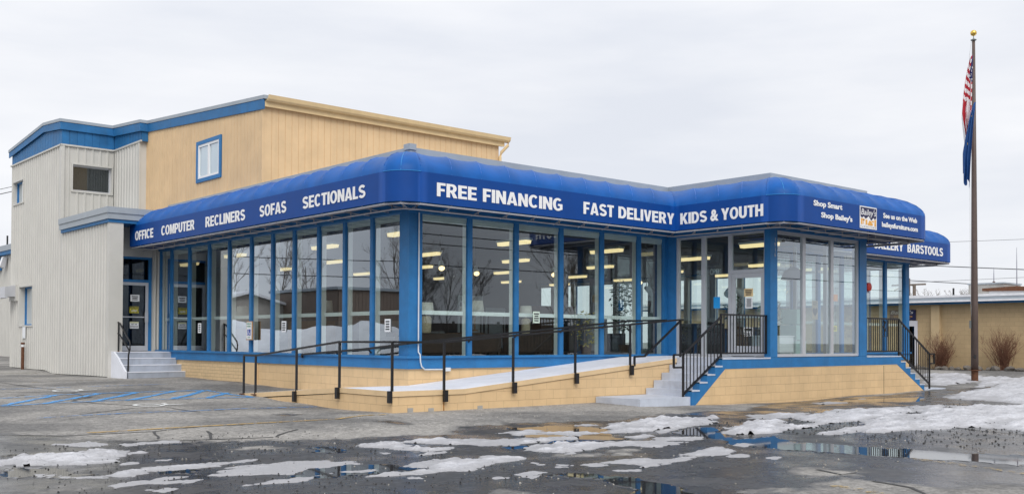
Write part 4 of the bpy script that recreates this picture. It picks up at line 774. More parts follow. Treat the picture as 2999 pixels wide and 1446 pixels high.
b = MB(); text_mesh(b, 'F U R N I T U R E', (23.53, 13.587, 4.372), (1, 0, 0), .75, .045, 0.0, .003); part(b, 'emblem_caption', mat('grey_print', (.25, .25, .3), .6), lg)
# ------------------------------------------------------------------ tall warehouse behind the store
wh = thing('warehouse', 'tall yellow board warehouse with a grey metal clad entry tower and blue roof trim', 'building', (12.9, 25.1, 0))
def roof_z(y): return 8.96-.0745*abs(37.4-y) if y < 37.4 else 8.96-.09*(y-37.4)
# yellow boards
b = MB(); siding(b, 'y', 25.13, -1, 12.98, 21.25, 5.2, 7.95, .205, .011, 'groove'); part(b, 'board_wall', BOARD, wh)
b = MB(); siding(b, 'x', 12.90, -1, 25.19, 27.60, 5.0, lambda x, y: roof_z(y)-.1, .205, .012, 'groove'); siding(b, 'x', 12.90, -1, 29.30, 33.3, 5.0, lambda x, y: roof_z(y)-.1, .205, .012, 'groove')
siding(b, 'x', 12.90, -1, 27.60, 29.30, 5.0, 6.14, .205, .012, 'groove'); siding(b, 'x', 12.90, -1, 27.60, 29.30, 7.36, lambda x, y: roof_z(y)-.1, .205, .012, 'groove'); part(b, 'board_wall', BOARD, wh)
b = MB(); b.box(12.885, 25.115, 5.2, 12.98, 25.19, 7.9); part(b, 'corner_board', BOARD, wh)
b = MB(); b.box(21.25, 25.15, 4.9, 21.3, 45, 8.0); b.box(12.95, 44.9, 0, 21.25, 45, 8.2); b.box(13.0, 25.16, 7.6, 21.2, 25.2, 7.9); part(b, 'rear_wall', BOARD, wh)
# roof slabs
def roof(x0, x1, ys, th=.10):
    return [(y, roof_z(y)) for y in ys]+[(y, roof_z(y)-th) for y in reversed(ys)]
b = MB(); b.prism(roof(0, 0, [24.93, 37.4, 46]), 'x', 12.84, 21.50); b.prism(roof(0, 0, [33.05, 37.4, 46]), 'x', 12.58, 12.84); b.prism(roof(0, 0, [35.52, 37.4, 41.62]), 'x', 10.84, 12.58); part(b, 'roof', GREYTRIM, wh)
b = MB(); b.prism([(25.0, roof_z(25.0)+.003), (36, roof_z(36)+.003), (36, roof_z(36)+.05), (25.4, roof_z(25.4)+.06)], 'x', 15.4, 21.3); part(b, 'roof_snow', SNOWM, wh)
def band(y0, y1, x, th=.03, top=.105, h=.27):
    return [(y0, roof_z(y0)-top), (y1, roof_z(y1)-top), (y1, roof_z(y1)-top-h), (y0, roof_z(y0)-top-h)]
b = MB(); b.prism(band(24.98, 33.06, 0), 'x', 12.855, 12.885); part(b, 'blue_fascia', BLUE_BOARD, wh)
b = MB(); b.prism(band(33.07, 35.60, 0), 'x', 12.60, 12.63); b.prism([(35.54, roof_z(35.54)-.105), (37.4, roof_z(37.4)-.105), (41.6, roof_z(41.6)-.105), (41.6, roof_z(41.6)-.3), (37.4, roof_z(37.4)-.33), (35.54, roof_z(35.54)-.36)], 'x', 10.86, 10.89)
b.box(10.89, 35.54, roof_z(35.54)-.36, 12.60, 35.57, roof_z(35.54)-.105); b.box(12.63, 33.07, roof_z(33.1)-.37, 12.86, 33.10, roof_z(33.1)-.105); part(b, 'blue_fascia', BLUE_BOARD, wh)
b = MB()
siding(b, 'x', 10.94, -1, 35.62, 41.45, 7.97, lambda x, y: roof_z(y)-.12, .3, .012, 'groove'); siding(b, 'y', 35.61, -1, 10.94, 12.67, 7.97, 8.75, .25, .012, 'groove'); siding(b, 'x', 12.68, -1, 33.15, 35.61, 7.97, lambda x, y: roof_z(y)-.12, .25, .012, 'groove')
b.box(12.69, 33.13, 7.95, 12.89, 33.16, 8.5); part(b, 'blue_board_band', BLUE_BOARD, wh)
# gutter and downspout
b = MB(); b.prism([(25.02, 7.87), (24.90, 7.885), (24.86, 7.93), (24.83, 8.035), (24.85, 8.035), (24.88, 7.95), (25.02, 7.95)], 'x', 12.93, 21.56); part(b, 'gutter', YTRIM, wh)
b = MB(); b.box(12.90, 25.0, 7.74, 21.42, 25.04, 7.90); b.box(12.90, 25.04, 7.755, 21.42, 25.14, 7.785); part(b, 'eave_board', YTRIM, wh)
b = MB(); b.tube([(21.50, 24.9, 7.9), (21.50, 24.92, 7.78), (21.34, 25.06, 7.55), (21.30, 25.08, 7.4), (21.30, 25.08, 5.5)], .05, 8); part(b, 'downspout', YTRIM, wh)
# upstairs window
b = MB(); y0, y1, z0, z1 = 27.62, 29.29, 6.135, 7.37
for a in ((y0, y1, z0, z0+.11), (y0, y1, z1-.11, z1), (y0, y0+.11, z0+.11, z1-.11), (y1-.11, y1, z0+.11, z1-.11)): b.box(12.86, a[0], a[2], 12.93, a[1], a[3])
w = part(b, 'upstairs_window', BLUE, wh); b = MB(); m_ = (y0+y1)/2
for a in ((y0+.11, y1-.11, z0+.11, z0+.18), (y0+.11, y1-.11, z1-.18, z1-.11), (y0+.11, y0+.19, z0+.18, z1-.18), (y1-.19, y1-.11, z0+.18, z1-.18), (m_-.05, m_+.05, z0+.18, z1-.18)): b.box(12.875, a[0], a[2], 12.94, a[1], a[3])
part(b, 'white_sash', mat('white_sash', (.8, .8, .8), .4, .03), w)
b = MB(); b.box(12.95, y0+.11, z0+.11, 12.97, y1-.11, z1-.11); part(b, 'blind', mat('pale_blind', (.55, .58, .6), .8, .03), w)
pane_x(12.91, y0+.11, y1-.11, z0+.11, z1-.11, w)
# grey ribbed metal cladding with openings
b = MB(); X_ = 10.95
def gzl(x, y): return gz(10.9, y)+.02
siding(b, 'x', X_, -1, 31.0, 35.62, gzl, 5.0)
for u0, u1, z0, z1 in ((35.62, 38.58, gzl, 7.95), (38.58, 40.26, gzl, 1.88), (38.58, 39.85, 3.38, 7.95), (39.85, 40.26, 3.38, 6.42), (39.85, 40.26, 7.33, 7.95), (40.26, 41.21, gzl, 6.42), (40.26, 41.21, 7.33, 7.95), (41.21, 41.45, gzl, 7.95)): siding(b, 'x', X_, -1, u0, u1, z0, z1)
for u0, u1, z0, z1 in ((11.0, 11.30, 5.2, 7.95), (11.30, 12.60, 5.2, 6.455), (11.30, 12.60, 7.34, 7.95), (12.60, 12.69, 5.2, 7.95)): siding(b, 'y', 35.63, -1, u0, u1, z0, z1)
siding(b, 'x', 12.69, -1, 33.4, 35.6, 5.2, 7.95); part(b, 'metal_cladding', SIDING, wh)
for bx_ in (
    (10.91, 30.97, gz(10.9, 31), 11.33, 31.0, 5.0),
    (10.905, 31.0, gz(10.9, 31)+.02, 10.95, 31.1, 5.0),
    (10.905, 35.57, 5.3, 11.02, 35.60, 7.95),
    (10.905, 35.60, 5.3, 10.93, 35.70, 7.95),
    (12.66, 35.52, 5.2, 12.70, 35.62, 7.93),
    (10.89, 35.55, 7.93, 10.94, 41.5, 7.985),
    (10.89, 35.56, 7.93, 12.69, 35.60, 7.985),
    (12.64, 33.12, 7.93, 12.69, 35.60, 7.985),
    (12.655, 33.26, 5.2, 12.70, 33.42, 7.93)): part(MB().box(*bx_), 'corner_flashing', SIDING, wh)
b = MB(); b.box(11.30, 31.0, .2, 11.34, 32.2, 5.0); b.box(12.66, 32.0, 1.07, 12.86, 32.1, 5.0); b.box(12.70, 33.28, 5.0, 12.95, 33.34, 8.3); b.tube([(12.72, 31.97, 1.1), (12.72, 31.97, 4.3)], .035, 6); b.tube([(12.82, 31.96, 1.1), (12.82, 31.96, 4.3)], .035, 6); b.box(11.33, 32.05, 4.05, 12.66, 32.12, 5.0); part(b, 'entry_return', SIDING, wh)
b = MB(); b.box(11.0, 41.45, .2, 20, 41.5, 8.4); part(b, 'end_wall', SIDING, wh)
# entry roof edge
b = MB(); b.box(10.83, 30.90, 5.06, 12.70, 35.45, 5.24); b.box(10.80, 30.87, 5.24, 12.74, 35.45, 5.42); part(b, 'entry_roof', GREYTRIM, wh)
b = MB(); b.box(10.87, 30.94, 4.96, 12.7, 35.4, 5.06); part(b, 'blue_fascia', BLUE_BOARD, wh)
b = MB()
for z in (4.35, 4.95): b.box(10.91, 31.0, z, 10.918, 35.62, z+.004)
# recessed windows
def recess(name, axis, u0, u1, z0, z1, plane, dep, blue=False):
    q = MB(); t_ = .05
    def bx(mb, a0, a1, d0, d1, c0, c1):
        if axis == 'x': mb.box(plane+d0, a0, c0, plane+d1, a1, c1)
        else: mb.box(a0, plane+d0, c0, a1, plane+d1, c1)
    for a in ((u0-t_, u1+t_, z0-t_, z0), (u0-t_, u1+t_, z1, z1+t_), (u0-t_, u0, z0, z1), (u1, u1+t_, z0, z1)): bx(q, a[0], a[1], -.045, dep, a[2], a[3])
    w = part(q, name, SIDING, wh)
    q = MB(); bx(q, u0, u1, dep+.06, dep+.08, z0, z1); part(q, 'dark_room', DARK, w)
    q = MB()
    for a in ((u0, u1, z0, z0+.05), (u0, u1, z1-.05, z1), (u0, u0+.05, z0+.05, z1-.05), (u1-.05, u1, z0+.05, z1-.05)): bx(q, a[0], a[1], dep-.03, dep+.05, a[2], a[3])
    part(q, 'window_frame', BLUE if blue else ALU, w)
    (pane_x(plane+dep, u0, u1, z0, z1, w) if axis == 'x' else pane_y(plane+dep, u0, u1, z0, z1, w))
    return w
recess('tower_window', 'y', 11.30, 12.60, 6.455, 7.34, 35.63, .14)
w = recess('gable_window', 'x', 39.90, 41.16, 6.47, 7.28, 10.95, .13, True)
q = MB(); q.box(11.01, 40.3, 6.5, 11.04, 40.36, 7.25); q.box(11.01, 39.95, 6.5, 11.04, 40.3, 6.55); q.box(11.01, 39.95, 7.2, 11.04, 40.3, 7.25); part(q, 'white_sash', MATS['white_sash'], w)
recess('ground_window', 'x', 38.63, 40.21, 1.93, 3.33, 10.95, .19, True)
# side door up the small steps
b = MB(); b.box(12.56, 32.10, 1.07, 12.66, 32.22, 4.05); b.box(11.34, 32.10, 3.245, 12.56, 32.22, 3.33); b.box(11.34, 32.10, 3.98, 12.56, 32.22, 4.05); df = part(b, 'door_frame', BLUE, wh)
b = MB(); b.box(11.34, 32.15, 3.33, 12.56, 32.16, 3.98); part(b, 'transom_glass', GLASSD, df)
b = MB()
for x0, x1, z0, z1 in ((12.47, 12.56, 1.08, 3.245), (11.34, 11.43, 1.08, 3.245), (11.43, 12.47, 3.15, 3.245), (11.43, 12.47, 1.08, 1.24), (11.43, 12.47, 2.13, 2.165)): b.box(x0, 32.11, z0, x1, 32.18, z1)
sd_ = part(b, 'side_door', ALU, wh); b = MB(); b.box(11.43, 32.14, 1.24, 12.47, 32.15, 3.15); part(b, 'door_glass', GLASSD, sd_)
b = MB(); b.box(12.44, 32.05, 1.98, 12.54, 32.10, 2.30); part(b, 'door_handle', ALU, sd_)
b = MB(); b.box(11.34, 32.6, 1.07, 12.9, 32.65, 4.3); part(b, 'dark_lobby', mat('dark_lobby_wall', (.05, .05, .055), .9), wh)
b = MB(); b.box(10.86, 40.42, 2.84, 10.92, 41.36, 3.44); hd = part(b, 'exhaust_hood', SIDING, wh)
b = MB(); b.prism([(10.90, 3.42), (10.52, 3.36), (10.50, 2.95), (10.60, 2.93), (10.60, 3.0), (10.90, 3.0)], 'y', 40.55, 41.30); part(b, 'hood_cowl', ALU, hd)
# concrete side steps
st = thing('grey_side_steps', 'four blue-grey concrete steps in front of the side door', 'steps', (12.0, 30.4, .3))
for y0, z in ((29.85, .485), (30.15, .685), (30.47, .88), (30.82, 1.065)):
    b = MB(); b.box(11.06+(.05 if z < .5 else 0), y0, .15, 12.80+(30.82-y0)*.06, 31.0 if z < 1 else 32.1, z-.02); b.box(11.06+(.05 if z < .5 else 0), y0-.012, z-.02, 12.80+(30.82-y0)*.06+.004, 31.0 if z < 1 else 32.09, z, 1); part(b, 'step', [STEPD, DECK], st)  # darker grey risers, thin paler cap on each tread
b = MB(); b.prism([(29.83, .2), (29.83, .5), (30.45, .9), (30.80, 1.075), (31.0, 1.075), (31.0, .2)], 'x', 11.0, 11.06); part(b, 'step_cheek', DECK, st)
rl = thing('pipe_handrail', 'curved black pipe handrail beside the grey side steps', 'railing', (11.2, 30.4, 1))
b = MB(); b.tube([(11.2, 31.38, 1.95), (11.2, 30.95, 1.95), (11.2, 30.80, 1.91), (11.2, 30.05, 1.40), (11.2, 29.98, 1.28), (11.2, 30.0, 1.15), (11.2, 30.10, .98), (11.2, 30.12, .5)], .025, 8); part(b, 'top_rail', IRON, rl)
b = MB(); b.tube([(11.2, 31.38, 1.62), (11.2, 30.95, 1.62), (11.2, 30.82, 1.58), (11.2, 30.06, 1.12)], .022, 8); part(b, 'mid_rail', IRON, rl)
b = MB(); b.tube([(11.2, 30.92, 1.08), (11.2, 30.92, 1.94)], .024, 8); b.tube([(11.2, 30.92, .88), (11.2, 30.92, 1.09)], .028, 8, mi=1); part(b, 'post', [IRON, RUST], rl)
# ------------------------------------------------------------------ small fixtures
t_ = thing('conduit', 'thin white conduit pipe running down the corner post of the store', 'pipe', (13.06, 18.1, .8))
b = MB(); b.tube([(13.06, 18.105, 4.25), (13.06, 18.105, 1.2), (13.07, 18.05, 1.14), (13.08, 18.05, .98), (13.12, 18.06, .88), (13.22, 18.08, .815), (13.82, 18.10, .81)], .016, 6); part(b, 'pipe', mat('white_conduit', (.62, .66, .7), .4, .05), t_); b = MB(); b.box(13.78, 18.06, .77, 13.92, 18.145, .85); part(b, 'junction_box', MATS['white_conduit'], t_)
t_ = thing('fire_bell', 'round red fire alarm bell on the store wall beyond the entrance bay', 'bell', (31.75, 18.05, 3.3))
b = MB(); b.tube([(31.75, 18.10, 3.33), (31.75, 18.06, 3.33), (31.75, 18.0, 3.33), (31.75, 17.98, 3.33)], [.06, .15, .14, .05], 18); part(b, 'gong', RED, t_); b = MB(); b.box(31.66, 18.06, 3.13, 31.84, 18.14, 3.26); part(b, 'bell_box', MATS['grey_print'], t_)
t_ = thing('pipe_post', 'short brown pipe post with a white cap against the grey metal wall', 'post', (10.78, 39.2, .4))
b = MB(); b.tube([(10.78, 39.2, .3), (10.78, 39.2, 1.15)], .055, 10); part(b, 'pipe', RUST, t_); b = MB(); b.tube([(10.78, 39.2, 1.15), (10.78, 39.2, 1.24)], .05, 10); part(b, 'collar', PAPER, t_); b = MB(); b.tube([(10.78, 39.2, 1.24), (10.78, 39.2, 1.31)], .07, 10); part(b, 'cap', RUST, t_)
b = MB(); b.box(10.895, 39.36, 1.46, 10.91, 39.70, 1.87); tag(b.build('wall_plate', PAPER), 'small white plate under the window of the grey metal wall', 'plate')
def lines_(mb, y_or_x, plane, axis, u0, u1, z0, z1, n, s):
    for k in range(n):
        zc = z1-(k+.5)*(z1-z0)/n; h = (z1-z0)/n*.28; c = random.uniform(0, .25)*(u1-u0)/2
        if axis == 'x': mb.box(plane-.002, u0+c, zc-h, plane-.0005, u1-c, zc+h)
        else: mb.box(u0+c, plane-.002, zc-h, u1-c, plane-.0005, zc+h)
def notice(name, label, cat, axis, plane, u0, u1, z0, z1, m=PAPER, n=4, group=None, prt=None, body=None):
    o = MB()
    if axis == 'x': o.box(plane, u0, z0, plane+.004, u1, z1)
    else: o.box(u0, plane, z0, u1, plane+.004, z1)
    t_ = o.build(name, m); tag(t_, label, cat, group)
    if n:
        q = MB(); lines_(q, 0, plane, axis, u0+.03, u1-.03, z0+.03, z1-.03, n, 1); part(q, 'print', prt or INK, t_)
    return t_
notice('paper_notice', 'white paper notice, topmost of three on the dark side door', 'notice', 'y', 32.098, 11.985, 12.27, 2.64, 2.85, PAPER, 3)
t_ = notice('caution_sign', 'yellow and black striped caution sign on the dark side door', 'sign', 'y', 32.098, 11.967, 12.25, 2.272, 2.48, YELP, 0)
q = MB(); q.box(11.975, 32.094, 2.42, 12.242, 32.0975, 2.475)
for k in range(6): q.prism([(11.98+k*.045, 2.28), (12.0+k*.045, 2.28), (12.03+k*.045, 2.41), (12.01+k*.045, 2.41)], 'y', 32.094, 32.0975)
part(q, 'stripes', INK, t_); q = MB(); text_mesh(q, 'CAUTION', (12.0, 32.0935, 2.43), (1, 0, 0), .22, .035, .01, .002); part(q, 'lettering', YELP, t_)
q = MB(); text_mesh(q, 'STEP', (12.02, 32.0935, 2.315), (1, 0, 0), .18, .05, .03, .002); part(q, 'lettering', PAPER, t_)
t_ = notice('entrance_notice', 'white NOT AN ENTRANCE notice, lowest on the dark side door', 'notice', 'y', 32.098, 11.973, 12.254, 1.786, 2.0, PAPER, 0)
q = MB(); text_mesh(q, 'NOT AN', (12.02, 32.096, 1.895), (1, 0, 0), .18, .05, .02, .002); part(q, 'lettering', INK, t_); q = MB(); text_mesh(q, 'ENTRANCE', (11.99, 32.096, 1.82), (1, 0, 0), .245, .05, .02, .002); part(q, 'lettering', INK, t_)
q = MB(); q.box(11.975, 32.0955, 1.955, 12.252, 32.0975, 1.998); part(q, 'header_stripe', mat('pale_yellow', (.6, .6, .35), .6), t_)
# disabled parking sign on the mullion
t_ = thing('parking_sign', 'wood framed disabled parking sign fixed to a blue window mullion', 'sign', (12.78, 25.55, 1.44))
b = MB(); b.box(12.77, 25.37, 1.44, 12.80, 25.70, 1.95); part(b, 'frame', mat('bare_wood', (.45, .27, .13), .6, .15, 9), t_)
b = MB(); b.box(12.763, 25.395, 1.465, 12.770, 25.675, 1.925); part(b, 'face', PAPER, t_)
b = MB(); b.box(12.758, 25.44, 1.56, 12.763, 25.62, 1.73); part(b, 'symbol_panel', SIGNBLUE, t_)
b = MB(); xx = 12.756
b.tube([(xx, 25.53+.045*math.cos(a), 1.615+.045*math.sin(a)) for a in np.linspace(-3.6, .6, 12)], .006, 4); b.tube([(xx, 25.545, 1.70), (xx, 25.54, 1.635), (xx, 25.50, 1.63), (xx, 25.475, 1.59)], .008, 4); b.tube([(xx, 25.545, 1.712), (xx, 25.545, 1.722)], .012, 6); part(b, 'wheelchair_symbol', PAPER, t_)
b = MB(); text_mesh(b, 'RESERVED', (12.762, 25.66, 1.86), (0, -1, 0), .25, .04, .01, .002); part(b, 'lettering', mat('green_print', (.03, .22, .12), .6), t_); b = MB(); text_mesh(b, 'PARKING', (12.762, 25.64, 1.79), (0, -1, 0), .21, .04, .01, .002); part(b, 'lettering', mat('green_print', (.03, .22, .12), .6), t_)
b = MB(); b.bar((12.7615, 25.46, 1.51), (12.7615, 25.61, 1.51), .002, .018); part(b, 'arrow', MATS['green_print'], t_)
notice('window_notice', 'small pale notice on the third shop window from the side door', 'notice', 'x', 12.885, 28.867, 29.083, 1.641, 1.931, PAPER, 4)
notice('window_notice', 'small pale notice on the pane between the parking sign and the ramp top rail', 'notice', 'x', 12.885, 23.70, 23.94, 1.65, 1.937, PAPER, 4)
notice('window_notice', 'small pale notice on the last pane left of the main corner post', 'notice', 'x', 12.885, 18.93, 19.16, 1.64, 1.93, PAPER, 4)
notice('window_notice', 'pale green edged notice on the third pane right of the corner post', 'notice', 'y', 18.205, 16.532, 16.753, 1.884, 2.165, mat('pale_green_paper', (.6, .72, .62), .7), 4)
notice('door_notice', 'buff paper notice taped to the glass entrance door', 'notice', 'x', 21.492, 15.39, 15.66, 2.598, 2.808, mat('buff_paper', (.72, .55, .3), .7), 4)
notice('door_notice', 'white printed list taped below the buff notice on the entrance door', 'notice', 'x', 21.492, 15.405, 15.62, 2.303, 2.58, PAPER, 8)
notice('blue_poster', 'bright blue poster in the glass left of the entrance door', 'poster', 'x', 21.492, 16.42, 16.625, 2.324, 2.62, mat('bright_blue_paper', (.02, .32, .75), .6), 3, prt=MATS['bright_blue_paper'])
t_ = MB(); q = t_
for a in ((15.386, 15.667, 1.80, 1.817), (15.386, 15.40, 1.60, 1.80), (15.655, 15.667, 1.72, 1.80), (15.386, 15.667, 1.705, 1.72)): q.box(21.485, a[0], a[2], 21.489, a[1], a[3])
for k in range(4): q.prism([(15.43+k*.06, 1.705), (15.46+k*.06, 1.705), (15.43+k*.06, 1.675), (15.40+k*.06, 1.675)], 'x', 21.485, 21.489)
text_mesh(q, '222', (21.489, 15.655, 1.60), (0, -1, 0), .23, .065, .02, .003); tag(q.build('door_sticker', PAPER), 'white 222 sticker low on the glass entrance door', 'sticker')
b = MB(); text_mesh(b, 'OPEN', (21.63, 16.846, 3.22), (0, -1, 0), .36, .15, -.01, .01); tag(b.build('open_sign', mat('dim_sign_tube', (.45, .5, .5), .4)), 'unlit OPEN tube sign hanging behind the glass left of the door', 'sign')
notice('orange_notice', 'orange paper notice in the right pane of the entrance bay front', 'notice', 'y', 14.905, 24.40, 24.64, 2.554, 2.74, mat('orange_paper', (.75, .3, .14), .7), 3, prt=ORANGE)
notice('striped_sticker', 'yellow striped warning sticker low in the right pane of the bay', 'sticker', 'y', 14.905, 24.37, 24.60, 1.745, 1.896, YELP, 4)
t_ = notice('heart_poster', 'tan poster with a dark heart behind the middle pane of the bay', 'poster', 'y', 15.25, 23.95, 24.22, 2.06, 2.56, mat('tan_paper', (.42, .34, .23), .7), 0)
q = MB(); cx, cz = 24.085, 2.27
q.prism([(cx+.0075*16*math.sin(a)**3, cz+.0085*(13*math.cos(a)-5*math.cos(2*a)-2*math.cos(3*a)-math.cos(4*a))) for a in np.linspace(0, 6.2, 26)], 'y', 15.247, 15.2495); part(q, 'heart', INK, t_)
q = MB(); text_mesh(q, 'in love', (24.0, 15.248, 2.50), (1, 0, 0), .17, .04, .01, .002); part(q, 'lettering', INK, t_); q = MB(); text_mesh(q, "Bailey's", (24.0, 15.248, 2.44), (1, 0, 0), .17, .045, .01, .002); part(q, 'lettering', INK, t_)

# ------------------------------------------------------------------ flagpole and flags
fp = thing('flagpole', 'tall brown tapered flagpole with a gold ball on top', 'flagpole', (38.71, 17.62, 0))
px, py = 38.71, 17.62
b = MB(); b.tube([(px, py, -.1), (px, py, .40)], .125, 16); part(b, 'base_sleeve', RUST, fp)
b = MB(); b.tube([(px, py, .40), (px, py, .43)], .22, 16); part(b, 'collar', RUST, fp)
b = MB(); b.tube([(px, py, .43), (px, py, 3), (px, py, 8), (px, py, 12.98)], [.135, .125, .092, .055], 16); part(b, 'pole', POLE, fp, smooth=True)
b = MB(); cr_ = Vector((r2.x, r2.y, 0)).normalized(); fw = Vector((-cr_.y, cr_.x, 0)); hp = Vector((px, py, .92))-fw*.118-cr_*.045
b.prism([(.04*math.cos(a), .075*math.sin(a)) for a in np.linspace(0, 6.28, 13)[:-1]], 'y', -.02, .02)
b.v = [tuple(hp+cr_*v[0]+fw*v[1]+Vector((0, 0, v[2]))) for v in b.v]; part(b, 'hand_hole', DARK, fp)
b = MB(); b.lathe([(.02, 12.98), (.10, 13.0), (.11, 13.03), (.04, 13.06), (.015, 13.10), (.015, 13.18)], (px, py, 0), 14); part(b, 'truck', mat('grey_cast', (.2, .22, .22), .5), fp)
b = MB(); b.lathe([(.115*math.sin(a)+.001, 13.285-.115*math.cos(a)) for a in np.linspace(0, math.pi, 12)], (px, py, 0), 18); part(b, 'gold_ball', GOLD, fp, smooth=True)
b = MB(); ro_ = Vector((px, py, 0))-cr_*.16
b.tube([ro_+Vector((0, 0, 1.9))+cr_*.06, ro_+Vector((0, 0, 3.5)), ro_+Vector((0, 0, 12.4)), ro_+Vector((0, 0, 13.02))+cr_*.08], .007, 4); part(b, 'halyard', mat('white_rope', (.55, .55, .55), .8), fp)
b = MB(); b.box(px-.03, py-.03, 2.0, px+.03, py+.03, 2.3); b.v = [tuple(Vector(v)-cr_*.16) for v in b.v]; part(b, 'cleat', MATS['grey_cast'], fp)
def flag(name, label, zt, zb, wid, lean, mats, colour, seed, off=-.12):
    """cloth hanging in folds from the halyard; colour(s across, t down) -> material index"""
    nu, nv = 44, 90; vs = []; fs = []; mi = []
    for j in range(nv+1):
        t = j/nv
        w_ = wid*(math.sin(min(1, t*1.15)*math.pi/2)**.7)*(1-.35*max(0, t-.72)/.28)
        for i in range(nu+1):
            s = i/nu; ph = s*math.pi*5+t*2.2*math.sin(seed)+seed
            out_ = cr_*(-.10-lean*t-w_*s+.03*math.cos(ph)) + fw*(off+.085*math.sin(ph)*(.25+.75*t))
            z = zt+(zb-zt)*t*(1-.10*s+.06*math.sin(ph*.6))
            vs.append(tuple(Vector((px, py, z))+out_))
    for j in range(nv):
        for i in range(nu):
            a = j*(nu+1)+i; fs.append((a, a+1, a+nu+2, a+nu+1)); mi.append(colour((i+.5)/nu, (j+.5)/nv))
    q = MB(); q.v = vs; q.f = fs; q.m = mi; o = q.build(name, mats, smooth=True, recalc=False); tag(o, label, 'flag', 'flags hanging limp on the flagpole')
FR, FWh, FB, FA, FG = mat('flag_red', (.42, .015, .03), .7, .08, 6), mat('flag_white', (.75, .74, .76), .7, .05, 6), mat('flag_navy', (.02, .03, .14), .7, .08, 6), mat('flag_blue', (.012, .07, .24), .7, .08, 6), mat('flag_gold', (.7, .5, .1), .6)
def us(s, t):
    if t < .27 and s < .55:
        return 1 if (int(s*9)+int(t*26)) % 3 == 0 and int(t*52) % 2 == 0 and t > .1 else 2
    if t < .52: return 1 if int(t*24+s*3) % 2 else 0
    return 0 if int(s*9+t*3.2*(1-s)) % 2 else 1
def ak(s, t):
    return 1 if (abs(s-.45) < .05 and abs(t-.18) < .012) or (abs(s-.6) < .05 and abs(t-.5) < .012) else 0
flag('flag', 'red and white striped flag with a starred navy corner hanging limp on the flagpole', 12.40, 8.75,  .40, .05, [FR, FWh, FB], us, .6)
flag('flag', 'plain dark blue flag with gold stars hanging below the striped flag', 10.55, 7.4, .32, .26, [FA, FG], ak, 2.1, -.34)

# ------------------------------------------------------------------ neighbouring block building
nb = thing('block_building', 'low tan concrete block building with a snowy roof edge beyond the flagpole', 'building', (46, 21, .2))
b = MB(); b.box(46, 4, 0, 46.3, 23.62, 3.3); b.box(46, 24.6, 0, 46.3, 40, 3.3); b.box(46, 23.62, 2.5, 46.3, 24.6, 3.3); b.box(46.3, 4, 0, 62, 4.2, 3.3); b.box(46.3, 39.8, 0, 62, 40, 3.3); part(b, 'block_wall', TAN, nb)
for y in (22.49, 14.5, 30.5):
    b = MB(); b.box(45.82, y, 0, 46, y+.40, 3.2); part(b, 'pilaster', TAN2, nb)
b = MB(); b.box(45.55, 3.5, 3.22, 62, 40.5, 3.30); part(b, 'blue_eave', BLUE_BOARD, nb)
b = MB(); b.box(45.40, 3.5, 3.30, 45.60, 40.5, 3.38); part(b, 'eave_ice', SNOWM, nb)
b = MB(); b.box(45.52, 3.5, 3.30, 62, 40.5, 3.52); part(b, 'roof_fascia', GREYTRIM, nb)
b = MB(); rs = random.Random(4); n_ = 60
pf = [(3.5+37*k/n_, 3.60+.05*rs.random()) for k in range(n_+1)]
b.prism([(3.5, 3.52)]+pf+[(40.5, 3.52)], 'x', 45.50, 47.5); b.prism([(3.5, 3.52), (3.5, 3.72), (40.5, 3.70), (40.5, 3.52)], 'x', 47.5, 62); part(b, 'roof_snow', SNOWM, nb)
b = MB()
for y0, y1, z0, z1 in ((23.62, 23.77, .25, 2.48), (24.45, 24.6, .25, 2.48), (23.77, 24.45, 2.22, 2.48)): b.box(45.95, y0, z0, 46.08, y1, z1)
nd = part(b, 'glazed_door', mat('white_door_frame', (.68, .68, .72), .5, .03), nb); b = MB(); b.box(46.02, 23.77, .25, 46.04, 24.45, 2.22); part(b, 'door_glass', GLASSD, nd)
b = MB(); b.box(46.5, 23.6, .2, 46.6, 24.7, 2.5); part(b, 'dark_room', DARK, nd)
b = MB(); b.box(45.93, 23.70, 2.51, 45.99, 25.0, 3.0); sg = tag(b.build('shop_sign', NAVY), 'navy shop sign above the door of the tan block building', 'sign')
b = MB(); text_mesh(b, "Bailey's", (45.928, 24.95, 2.76), (0, -1, 0), 1.15, .21, 0.0, .004, .25); part(b, 'lettering', WHITE_LET, sg)
b = MB(); text_mesh(b, 'Clearance', (45.928, 24.8, 2.655), (0, -1, 0), .95, .075, .02, .004); part(b, 'lettering', ORANGE, sg); b = MB(); text_mesh(b, 'Center', (45.928, 24.6, 2.545), (0, -1, 0), .65, .075, .02, .004); part(b, 'lettering', ORANGE, sg)
t_ = thing('rooftop_unit', 'pale square ventilation unit on the tan building roof', 'roof unit', (52.5, 23, 3.7)); b = MB(); b.box(52, 22.2, 3.7, 54, 23.97, 4.42); part(b, 'cabinet', CONC, t_); b = MB(); b.box(51.95, 22.15, 4.42, 54.05, 24.02, 4.49); part(b, 'lid', GREYTRIM, t_)
t_ = thing('roof_hatch_house', 'low white roof structure with a brown edge on the tan building', 'roof structure', (51, 21, 3.7)); b = MB(); b.box(50.1, 19.0, 3.7, 53, 22.1, 4.0); part(b, 'wall', PAPER, t_); b = MB(); b.prism([(22.34, 3.97), (22.34, 4.10), (20.74, 4.16), (18.6, 3.98), (18.6, 3.88)], 'x', 49.9, 53.2); part(b, 'roof', RUST, t_)
def mast(label, x, y, z0, z1):
    t_ = thing('roof_antenna', label, 'antenna', (x, y, z0)); q = MB(); q.tube([(x, y, z0), (x, y, z0+(z1-z0)*.6), (x, y, z1)], [.03, .02, .008], 6); part(q, 'mast', MATS['grey_print'], t_); q = MB(); q.tube([(x, y, z0), (x, y, z0+.12)], .07, 8); part(q, 'base', RUST, t_)
